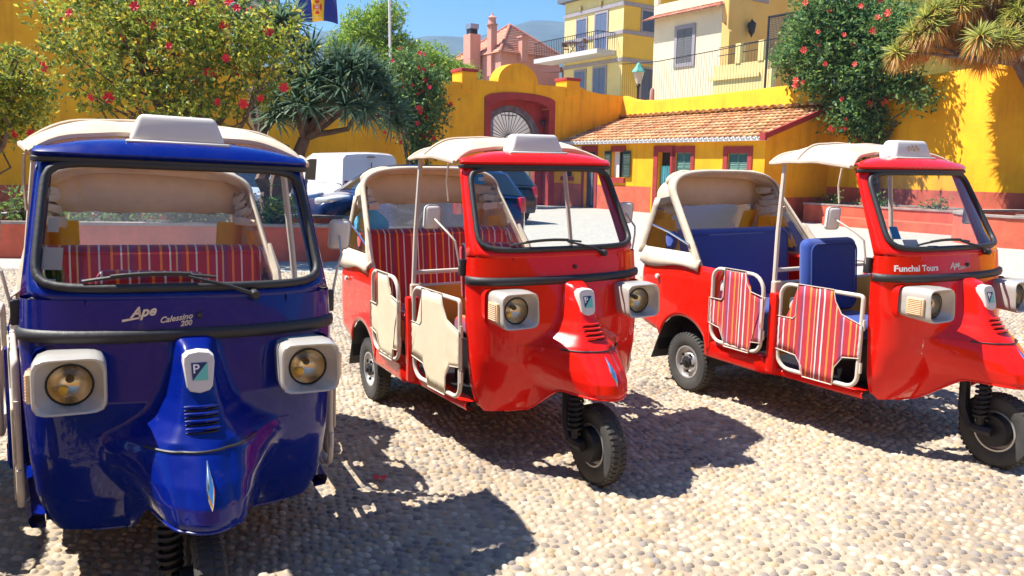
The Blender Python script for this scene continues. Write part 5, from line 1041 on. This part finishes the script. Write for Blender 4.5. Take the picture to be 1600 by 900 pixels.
make_car('hatchback_car', 'pale silver car facing out behind the dragon tree trunk', (-6.3, 17.2), head_of((0.15, -1.0)), P_SILV, 4.1, 1.72, hatch, hgreen, 0.78)
bag = MB(); rows = []
for t in np.linspace(0, 1, 10):
    rows.append([((0.10*math.sin(math.pi*(0.15+0.8*t)))*(1+0.25*math.sin(3*a+t*7))*math.cos(a)*0.6, (0.14*math.sin(math.pi*(0.15+0.8*t)))*(1+0.25*math.sin(2*a+t*5))*math.sin(a)-0.06*t, 0.30*t) for a in np.linspace(0, 2*math.pi, 15)[:-1]])
bag.grid(rows, cv=True); bg = tag(bag.build('plastic_bag', mat('sky_blue_plastic', (0.10, 0.42, 0.58), 0.45, bump=0.5, bscale=14)), 'sky blue plastic bag behind the middle rickshaw rear seat', 'bag')
_mk = bpy.data.objects['rickshaw.001']; bg.location = _mk.matrix_basis @ Vector((-2.34, -0.40, 0.98)); bg.rotation_euler = (0, 0, -R(61))

# ------------------------------------------------------------------ vegetation
M_LEAF = attr_mat('leaf', 0.5, trans=0.45, spec=0.3); M_BARK = mat('grey_brown_bark', (0.13, 0.085, 0.06), 0.9, var=0.4, vscale=6, bump=0.6, bscale=14); M_BARK2 = mat('dragon_tree_bark', (0.17, 0.11, 0.09), 0.9, var=0.35, vscale=5, bump=0.6, bscale=12)
def leaves(centers, normals_out, n, size, aspect, cols, rg, droop=0.2):
    """n leaf blades (two-triangle folded quads) around the given centres"""
    idx = rg.integers(0, len(centers), n); P = centers[idx]
    d = rg.normal(0, 1, (n, 3)); d /= np.linalg.norm(d, axis=1)[:, None]; d[:, 2] -= droop; d += 0.5*normals_out[idx]; d /= np.linalg.norm(d, axis=1)[:, None]
    s = rg.normal(0, 1, (n, 3)); s -= d*(s*d).sum(1)[:, None]; s /= np.linalg.norm(s, axis=1)[:, None]
    l_ = size*rg.uniform(0.6, 1.3, (n, 1)); w_ = l_*aspect; up_ = np.cross(d, s)
    V = np.stack([P, P+d*l_*0.5+s*w_*0.5+up_*w_*0.15, P+d*l_, P+d*l_*0.5-s*w_*0.5+up_*w_*0.15], 1).reshape(-1, 3)
    F = np.arange(n*4).reshape(n, 4); c = cols[rg.integers(0, len(cols), n)]*rg.uniform(0.7, 1.25, (n, 1)); return V, F, np.repeat(c, 4, 0)
def clump_cloud(blobs, n, rg, shell_=0.55):
    """points spread through ellipsoids (cx, cy, cz, rx, ry, rz), denser towards the outside"""
    B = np.array(blobs); vol = (B[:, 3]*B[:, 4]*B[:, 5])**0.8; k = rg.choice(len(B), n, p=vol/vol.sum()); d = rg.normal(0, 1, (n, 3)); d /= np.linalg.norm(d, axis=1)[:, None]
    r = shell_+(1-shell_)*rg.random((n, 1)); r = np.where(rg.random((n, 1)) < 0.25, rg.random((n, 1))**0.5, r); return B[k, :3]+d*r*B[k, 3:], d
def flower_mesh(name, col, r):
    rg = random.Random(3); f_ = MB()
    for k in range(6):
        a = 2*math.pi*k/6+rg.uniform(-.2, .2); f_.add([(0, 0, 0), (r*0.7*math.cos(a-0.55), r*0.7*math.sin(a-0.55), r*0.25), (r*1.05*math.cos(a), r*1.05*math.sin(a), r*0.12), (r*0.7*math.cos(a+0.55), r*0.7*math.sin(a+0.55), r*0.30)], [(0, 1, 2, 3)])
    f_.tube([(0, 0, 0), (0, 0, r*0.5), (r*0.15, 0, r*0.9)], r*0.08, 5); return f_
def add_flowers(root, pts, dirs, mesh_o, rg, smin=0.7, smax=1.2):
    for k, (p, d) in enumerate(zip(pts, dirs)):
        o = mesh_o if k == 0 else mesh_o.copy()
        if k: COL.objects.link(o)
        o.parent = root; o.location = tuple(Vector(p)-root.location); dd = Vector(d)*1.0+Vector((0, -1.2, 0.2)); o.rotation_euler = dd.to_track_quat('Z', 'Y').to_euler(); s = rg.uniform(smin, smax); o.scale = (s, s, s)
def limb(mb, a, b, r0, r1, rg, wob=0.06, k=7):
    A, B = Vector(a), Vector(b); L_ = (B-A).length; pts = []
    for i in range(k+1):
        t = i/k; pts.append(tuple(A.lerp(B, t)+Vector((rg.normal(0, wob), rg.normal(0, wob), rg.normal(0, wob*0.5)))*L_*math.sin(math.pi*t)*0.6))
    mb.tube(pts, [lerp(r0, r1, i/k) for i in range(k+1)], 7); return pts
def shrub(name, label, cat, base, blobs, nleaf, lsize, cols, flowers, fcol, fr, seed, aspect=0.5, branches=14, bark=None, group=None, shell_=0.5, clumps=None, fmat=None):
    rg = np.random.default_rng(seed); root = tag(empty(name, base), label, cat, group); b0 = Vector(base)
    pts, dirs = clump_cloud(blobs, clumps or nleaf//14, rg, shell_)
    # every clump centre is scattered with leaves so that gaps stay between clumps
    cc_ = np.repeat(pts, 6, 0)+rg.normal(0, 1, (len(pts)*6, 3))*lsize*1.1; dd = np.repeat(dirs, 6, 0)
    V, F, T = leaves(cc_, dd, nleaf, lsize, aspect, np.array(cols), rg); np_mesh('crown', V-np.array(base), F, M_LEAF, root, T)
    tr_ = MB(); B = np.array(blobs)
    for k in range(branches):
        j = rg.integers(len(pts)); e = pts[j]; st = b0+Vector((rg.normal(0, 0.06), rg.normal(0, 0.06), 0)); mid = Vector((lerp(st.x, e[0], 0.35), lerp(st.y, e[1], 0.35), lerp(st.z, e[2], 0.55)))
        limb(tr_, st, mid, 0.045, 0.028, rg); limb(tr_, mid, e, 0.028, 0.006, rg, 0.1)
        for q in range(3):
            e2 = pts[rg.integers(len(pts))]
            if (Vector(e2)-mid).length < 1.6: limb(tr_, mid.lerp(Vector(e), 0.4), e2, 0.012, 0.004, rg, 0.1, 5)
    tr_.xf(lambda x, y, z: (x-base[0], y-base[1], z-base[2])); tr_.build('trunk', bark or M_BARK, root, recalc=False)
    if flowers:
        fm = flower_mesh('flower', fcol, fr).build('flower', fmat, root, smooth=0, recalc=False)
        fp, fd_ = clump_cloud(blobs, 400, rg, 0.98); fp = fp+fd_*0.09; ok = [i for i in range(400) if fd_[i][1] < 0.1][:flowers]; add_flowers(root, fp[ok]*1.0, fd_[ok], fm, rg)
    return root
M_FLR = mat('hibiscus_red', (0.62, 0.015, 0.03), 0.6); M_FLO = mat('trumpet_flower_orange', (0.85, 0.10, 0.06), 0.6)
HIB = [(0.351, 0.405, 0.054), (0.189, 0.27, 0.041), (0.486, 0.459, 0.054), (0.121, 0.189, 0.054), (0.567, 0.486, 0.068), (0.243, 0.311, 0.068)]
DKG = [(0.094, 0.208, 0.085), (0.151, 0.302, 0.094), (0.066, 0.142, 0.066), (0.246, 0.377, 0.094), (0.17, 0.246, 0.075)]
shrub('hibiscus_shrub', 'large hibiscus shrub with red flowers above the blue rickshaw', 'shrub', (-5.3, 13.2, 0.5),
      [(-6.7, 12.6, 3.55, 0.9, 0.8, 0.8), (-5.7, 12.3, 3.3, 1.1, 0.9, 1.05), (-4.6, 12.4, 3.2, 1.0, 0.8, 0.95), (-3.9, 12.5, 3.3, 0.7, 0.7, 0.8), (-5.5, 12.7, 3.95, 0.9, 0.8, 0.6), (-6.3, 12.9, 4.1, 0.7, 0.7, 0.5), (-5.0, 12.3, 2.5, 0.9, 0.6, 0.45), (-4.4, 12.7, 3.55, 0.55, 0.6, 0.5), (-6.5, 12.5, 2.7, 0.5, 0.5, 0.5)],
      22000, 0.080, HIB, 40, None, 0.080, 11, branches=40, fmat=M_FLR, clumps=820)
shrub('hibiscus_shrub', 'sunlit hibiscus shrub at the left edge of the picture', 'shrub', (-5.4, 7.3, 0.0), [(-4.6, 7.0, 2.35, 0.42, 0.4, 0.34), (-4.75, 7.1, 1.95, 0.45, 0.4, 0.3), (-4.42, 7.0, 2.15, 0.35, 0.3, 0.25)], 6500, 0.055, HIB, 10, None, 0.045, 12, branches=10, fmat=M_FLR, clumps=420)
shrub('flowering_shrub', 'dark green shrub with many red flowers in front of the ochre wall', 'shrub', (-3.0, 23.6, 0.0), [(-3.2, 23.3, 4.1, 0.85, 0.7, 0.7), (-2.7, 23.2, 3.3, 0.85, 0.7, 0.8), (-3.3, 23.2, 3.1, 0.7, 0.6, 0.7), (-2.8, 23.1, 2.5, 0.6, 0.5, 0.5), (-2.5, 23.2, 3.9, 0.5, 0.5, 0.5), (-2.7, 23.1, 1.9, 0.35, 0.4, 0.4)], 15000, 0.10, DKG+[(0.20, 0.26, 0.04), (0.16, 0.22, 0.05)], 44, None, 0.075, 13, branches=16, fmat=M_FLR, clumps=900)
# creeper on the lit wall
def L2W(u, v, z): p = uv(CC, u, v, z); return p
vb = [(*L2W(9.6, -0.5, 5.3), 1.3, 0.9, 1.0), (*L2W(10.8, -0.5, 5.2), 1.3, 0.9, 1.2), (*L2W(10.2, -0.6, 6.2), 1.5, 0.9, 0.9), (*L2W(9.9, -0.5, 4.2), 1.0, 0.7, 0.8), (*L2W(11.3, -0.5, 4.3), 1.0, 0.7, 0.8), (*L2W(8.5, -0.3, 4.9), 0.8, 0.6, 0.7), (*L2W(11.1, -0.5, 3.3), 0.7, 0.5, 0.7), (*L2W(11.3, -0.4, 2.6), 0.55, 0.4, 0.5), (*L2W(10.5, -0.5, 3.2), 0.6, 0.5, 0.6), (*L2W(12.2, -0.4, 3.9), 0.5, 0.4, 0.35), (*L2W(12.7, -0.4, 3.45), 0.3, 0.3, 0.35), (*L2W(8.7, -0.2, 5.9), 0.7, 0.6, 0.6), (*L2W(12.0, -0.5, 5.3), 0.9, 0.7, 0.9)]
shrub('flowering_creeper', 'dense dark green creeper with coral flowers hanging over the lit wall', 'creeper', L2W(11.4, -0.25, 0.4), vb, 46000, 0.13, DKG+[(0.22, 0.32, 0.06)], 64, None, 0.105, 14, aspect=0.45, branches=12, fmat=M_FLO, clumps=2900)
# feathery trees beyond the gate wall
GRN = [(0.22, 0.38, 0.04), (0.32, 0.46, 0.05), (0.12, 0.25, 0.05), (0.42, 0.50, 0.07)]
shrub('feathery_tree', 'tall bright green feathery tree rising behind the wall beside the flagpole', 'tree', (-7.2, 38, 0), [(-7.0, 38, 7.6, 1.3, 1.2, 1.2), (-6.2, 38, 8.4, 1.0, 1.0, 0.9), (-6.8, 38, 6.4, 1.8, 1.3, 1.1), (-5.4, 38, 6.6, 1.0, 1.0, 0.9), (-8.0, 38, 6.9, 1.0, 1.0, 0.9)], 30000, 0.18, GRN, 0, None, 0.1, 15, aspect=0.28, branches=12, clumps=1100, shell_=0.3)
shrub('feathery_tree', 'lower bright green feathery tree behind the wall left of the gateway', 'tree', (-3.9, 40, 0), [(-4.4, 40, 6.6, 1.2, 1.2, 0.9), (-3.2, 40, 6.0, 1.2, 1.1, 0.8), (-2.4, 40, 5.6, 0.8, 0.8, 0.6), (-3.8, 40, 5.3, 1.6, 1.2, 0.8), (-4.9, 40, 5.6, 1.0, 1.0, 0.9)], 26000, 0.18, GRN, 0, None, 0.1, 16, aspect=0.28, branches=10, clumps=1000, shell_=0.3)
# dragon trees: bare forked limbs ending in rosettes of sword leaves
def rosette(n, L_, w_, cols, rg, droop=0.5, spread=(0.1, 1.75)):
    V = []; F = []; T = []
    for k in range(n):
        az = rg.uniform(0, 2*math.pi); pol = spread[0]+(spread[1]-spread[0])*math.sqrt(rg.random()); l_ = L_*rg.uniform(0.75, 1.15); c = cols[rg.integers(len(cols))]*rg.uniform(0.75, 1.2)
        d = Vector((math.sin(pol)*math.cos(az), math.sin(pol)*math.sin(az), math.cos(pol))); s_ = Vector((-math.sin(az), math.cos(az), 0)); o = len(V)
        for i, t in enumerate((0, 0.35, 0.7, 1.0)):
            p = d*l_*t+Vector((0, 0, -droop*l_*t*t*0.45)); ww = w_*(0.7, 1.0, 0.75, 0.06)[i]; V += [tuple(p-s_*ww*0.5), tuple(p+s_*ww*0.5)]; T += [c, c]
        for i in range(3): F.append((o+2*i, o+2*i+1, o+2*i+3, o+2*i+2))
    return np.array(V), np.array(F), np.array(T)
def dragon_tree(label, base, fork, tips, L_, cols, seed, trunk_r, dead=None, n=70, w_=0.035, skip=1):
    rg = np.random.default_rng(seed); root = tag(empty('dragon_tree', base), label, 'tree'); b0 = Vector(base); tr_ = MB()
    for p in fork: limb(tr_, b0, p, trunk_r, trunk_r*0.7, rg, 0.03, 8)
    for k_, t_ in enumerate(tips):
        if k_ % skip: continue
        f_ = min(fork, key=lambda q: (Vector(q)-Vector(t_)).length); limb(tr_, f_, t_, trunk_r*0.42, trunk_r*0.16, rg, 0.07, 7)
    tr_.xf(lambda x, y, z: (x-base[0], y-base[1], z-base[2])); tr_.build('trunk', M_BARK2, root, recalc=False)
    pr = []
    for k in range(4): V, F, T = rosette(n, L_, w_, np.array(cols), rg); pr.append((V, F, T))
    if dead: dd = [rosette(n, L_*0.9, w_*0.7, np.array(dead), rg, 1.4, (0.9, 2.4)) for k in range(3)]
    obs_ = []
    for k, t_ in enumerate(tips):
        for q, (lst, nm) in enumerate(((pr, 'leaf_rosette'), (dd if dead else [], 'dry_leaf_skirt'))):
            if not lst: continue
            key = (nm, k % len(lst)); ex = [o for kk, o in obs_ if kk == key]
            if ex: o = ex[0].copy(); COL.objects.link(o)
            else: o = np_mesh(nm, *lst[k % len(lst)][:2], M_LEAF, root, lst[k % len(lst)][2]); obs_.append((key, o))
            o.parent = root; o.location = tuple(Vector(t_)-b0); dv = (Vector(t_)-Vector(min(fork, key=lambda q2: (Vector(q2)-Vector(t_)).length))).normalized()
            o.rotation_euler = (dv+Vector((0, 0, 0.6))).to_track_quat('Z', 'Y').to_euler() if q == 0 else (0, 0, rg.uniform(0, 6)); s_ = rg.uniform(0.85, 1.15); o.scale = (s_, s_, s_)
    return root
DRG = [(0.121, 0.203, 0.121), (0.162, 0.257, 0.162), (0.081, 0.149, 0.095), (0.23, 0.324, 0.176)]
rg = np.random.default_rng(5); tips = []
for k in range(62):
    a = rg.uniform(0, 2*math.pi); r_ = math.sqrt(rg.random()); tips.append((-3.25+1.15*r_*math.cos(a), 14.3+0.9*r_*math.sin(a), 2.25+1.35*(1-r_*r_)*rg.uniform(0.7, 1.0)+rg.uniform(0, 0.25)))
for k in range(14): tips.append((-4.6+rg.uniform(-0.6, 0.6), 14.6+rg.uniform(-.4, .4), 4.0+rg.uniform(-0.4, 0.5)))
dragon_tree('dragon tree with forked brown trunk and grey green sword leaves', (-4.35, 13.9, 0.5), [(-4.55, 14.1, 2.0), (-4.1, 14.0, 1.9), (-3.75, 14.1, 2.0)], tips, 0.55, DRG, 21, 0.15, skip=3, n=70)
tips = []
for k in range(80):
    a = rg.uniform(0, 2*math.pi); r_ = math.sqrt(rg.random()); tips.append((11.35+2.1*r_*math.cos(a), 19.4+1.0*r_*math.sin(a), 4.30+1.25*(1-r_*r_)+rg.uniform(0, 0.35)))
dragon_tree('dragon tree with dry orange leaf skirts hanging over the right wall', (14.4, 18.4, 0.0), [(13.5, 19.0, 3.6), (12.8, 19.2, 4.0), (12.2, 19.4, 4.15)], tips, 0.52, [(0.34, 0.36, 0.06), (0.24, 0.28, 0.06), (0.46, 0.42, 0.08)], 22, 0.17, dead=[(0.72, 0.34, 0.07), (0.60, 0.40, 0.14), (0.78, 0.46, 0.12), (0.50, 0.25, 0.09)], n=105, skip=5)
# unseen tree added beside the viewpoint to shade the paving before the blue rickshaw
shrub('added_shade_tree', 'broad leafy tree added outside the picture to shade the paving', 'tree', (-4.6, -0.9, 0), [(-3.4, 0.3, 4.3, 1.5, 1.5, 1.1), (-4.4, -0.6, 4.6, 1.4, 1.4, 1.1), (-3.2, -1.0, 4.5, 1.4, 1.3, 1.0), (-2.8, 0.6, 3.9, 0.9, 0.9, 0.7)], 14000, 0.16, DKG, 0, None, 0.1, 17, aspect=0.5, branches=12, clumps=900, shell_=0.2)
# low plants in the beds
rg = np.random.default_rng(9)
lows = [(-8.2, 13.0), (-7.2, 12.9), (-6.5, 13.1), (-5.6, 12.85), (-4.9, 13.0), (-3.95, 12.95)]
lab = ['leafy bed plant at the far left of the long planter', 'bushy bed plant second from the left in the long planter', 'bushy bed plant third from the left in the long planter', 'spreading bed plant in the middle of the long planter', 'bed plant beside the dragon tree trunk', 'bed plant at the right end of the long planter']
for k, (x, y) in enumerate(lows): shrub('bed_plant', lab[k], 'plant', (x, y, 0.45), [(x, y, 0.75, 0.42, 0.35, 0.28)], 500, 0.10, DKG+HIB[:2], 0, None, 0.05, 40+k, aspect=0.4, branches=4, group='plants in the long planter', clumps=60)
for k, (u_, lb_) in enumerate(((10.5, 'small plant at the left end of the wall planter'), (11.9, 'small plant near the middle of the wall planter'), (13.6, 'small plant toward the right of the wall planter'))):
    p = L2W(u_, -1.0, 0.42); shrub('bed_plant', lb_, 'plant', p, [(p[0], p[1], 0.62, 0.38, 0.35, 0.18)], 300, 0.09, DKG, 0, None, 0.05, 60+k, aspect=0.4, branches=3, group='plants in the wall planter', clumps=40)
fl_ = MB(); fl_.grid([[(0.035*math.cos(a)*r_, 0.03*math.sin(a)*r_, 0.012+0.012*r_*math.sin(3*a)) for a in np.linspace(0, 2*math.pi, 9)] for r_ in (0.05, 0.6, 1)]); o = tag(fl_.build('fallen_petal', M_FLR), 'fallen red petal on the pebbles beside the blue rickshaw', 'petal'); o.location = (-0.66, 3.72, 0.012)

# ------------------------------------------------------------------ flags
M_POLE = mat('white_flagpole', (0.7, 0.7, 0.7), 0.4)
def cloth(fn, nx=24, nz=10): return [[fn(i/nx, j/nz) for j in range(nz+1)] for i in range(nx+1)]
def flagpole(label, x, y, h_, r=0.05):
    p = MB(); p.tube([(0, 0, 0), (0, 0, h_*0.5), (0, 0, h_)], [r*1.3, r, r*0.7], 8); p.lathe([(0, 0.1), (0.07, 0.05), (0.07, -0.03), (0, -0.06)], (0, 0, h_), 'z', 8); o = tag(p.build('flagpole', M_POLE), label, 'flagpole', 'white flagpoles'); o.location = (x, y, 0); return o
flagpole('white flagpole carrying the blue and yellow flag', -9.22, 34, 12.2); flagpole('bare white flagpole above the feathery tree', -5.5, 35.3, 12.5, 0.06); flagpole('flagpole carrying the red and white flag at the top edge', -11.62, 34.4, 12.0)
M_FBL = mat('flag_blue', (0.010, 0.025, 0.24), 0.8); M_FYE = mat('flag_yellow', (0.80, 0.48, 0.01), 0.8); M_FRD = mat('flag_red', (0.62, 0.03, 0.02), 0.8); M_FWH = mat('flag_white', (0.75, 0.73, 0.72), 0.8)
FL = tag(empty('flag', (-9.15, 34, 7.45)), 'blue and yellow flag with red cross flying from its pole', 'flag')
wav = lambda s, t, off=0: (1.62*s, 0.22*math.sin(s*8.0+t*1.6)*s**0.5+off, -0.10*s*s+1.15*t-0.08*math.sin(s*6)*s)
for (a, b, mt, nm) in ((0, 0.36, M_FBL, 'blue_band'), (0.36, 0.68, M_FYE, 'yellow_band'), (0.68, 1.0, M_FBL, 'blue_band')):
    p = MB(); p.grid(cloth(lambda s, t: wav(lerp(a, b, s), t), 8, 8)); p.build(nm, mt, FL, smooth=60, solid=0.004)
p = MB()
for (s0, s1, t0, t1) in ((0.50, 0.54, 0.28, 0.72), (0.42, 0.62, 0.45, 0.55), (0.47, 0.57, 0.66, 0.74), (0.47, 0.57, 0.26, 0.34), (0.41, 0.44, 0.38, 0.62), (0.60, 0.63, 0.38, 0.62)): p.grid(cloth(lambda s, t: wav(lerp(s0, s1, s), lerp(t0, t1, t), -0.012), 3, 3))
p.build('red_cross', M_FRD, FL)
p = MB()
for (s0, s1, t0, t1) in ((0.512, 0.528, 0.36, 0.64), (0.46, 0.58, 0.485, 0.515)): p.grid(cloth(lambda s, t: wav(lerp(s0, s1, s), lerp(t0, t1, t), -0.018), 3, 2))
p.build('white_cross', M_FWH, FL)
F2 = tag(empty('flag', (-11.55, 34.4, 7.75)), 'red and white flag hanging at the top edge above the hibiscus', 'flag')
for k in range(4):
    p = MB(); p.grid(cloth(lambda s, t: (1.5*s, 0.15*math.sin(s*6+t), (k+t)*0.35-0.25*s+0.06*math.sin(s*9)), 10, 3)); p.build('red_stripe' if k % 2 == 0 else 'white_stripe', M_FRD if k % 2 == 0 else M_FWH, F2, smooth=60, solid=0.004)

# ------------------------------------------------------------------ air between here and the hill
hz = MB(); hz.box((-2600, -300, -1.5), (2900, 2900, 340)); hm = bpy.data.materials.new('haze_air'); hm.use_nodes = True; n = hm.node_tree.nodes; n.remove(n['Principled BSDF'])
pv = n.new('ShaderNodeVolumePrincipled'); pv.inputs['Color'].default_value = (0.45, 0.68, 1.0, 1); pv.inputs['Density'].default_value = 0.0004; pv.inputs['Anisotropy'].default_value = 0.2; hm.node_tree.links.new(pv.outputs[0], n['Material Output'].inputs['Volume'])
ho_ = hz.build('haze', hm, smooth=0); stuff(ho_)
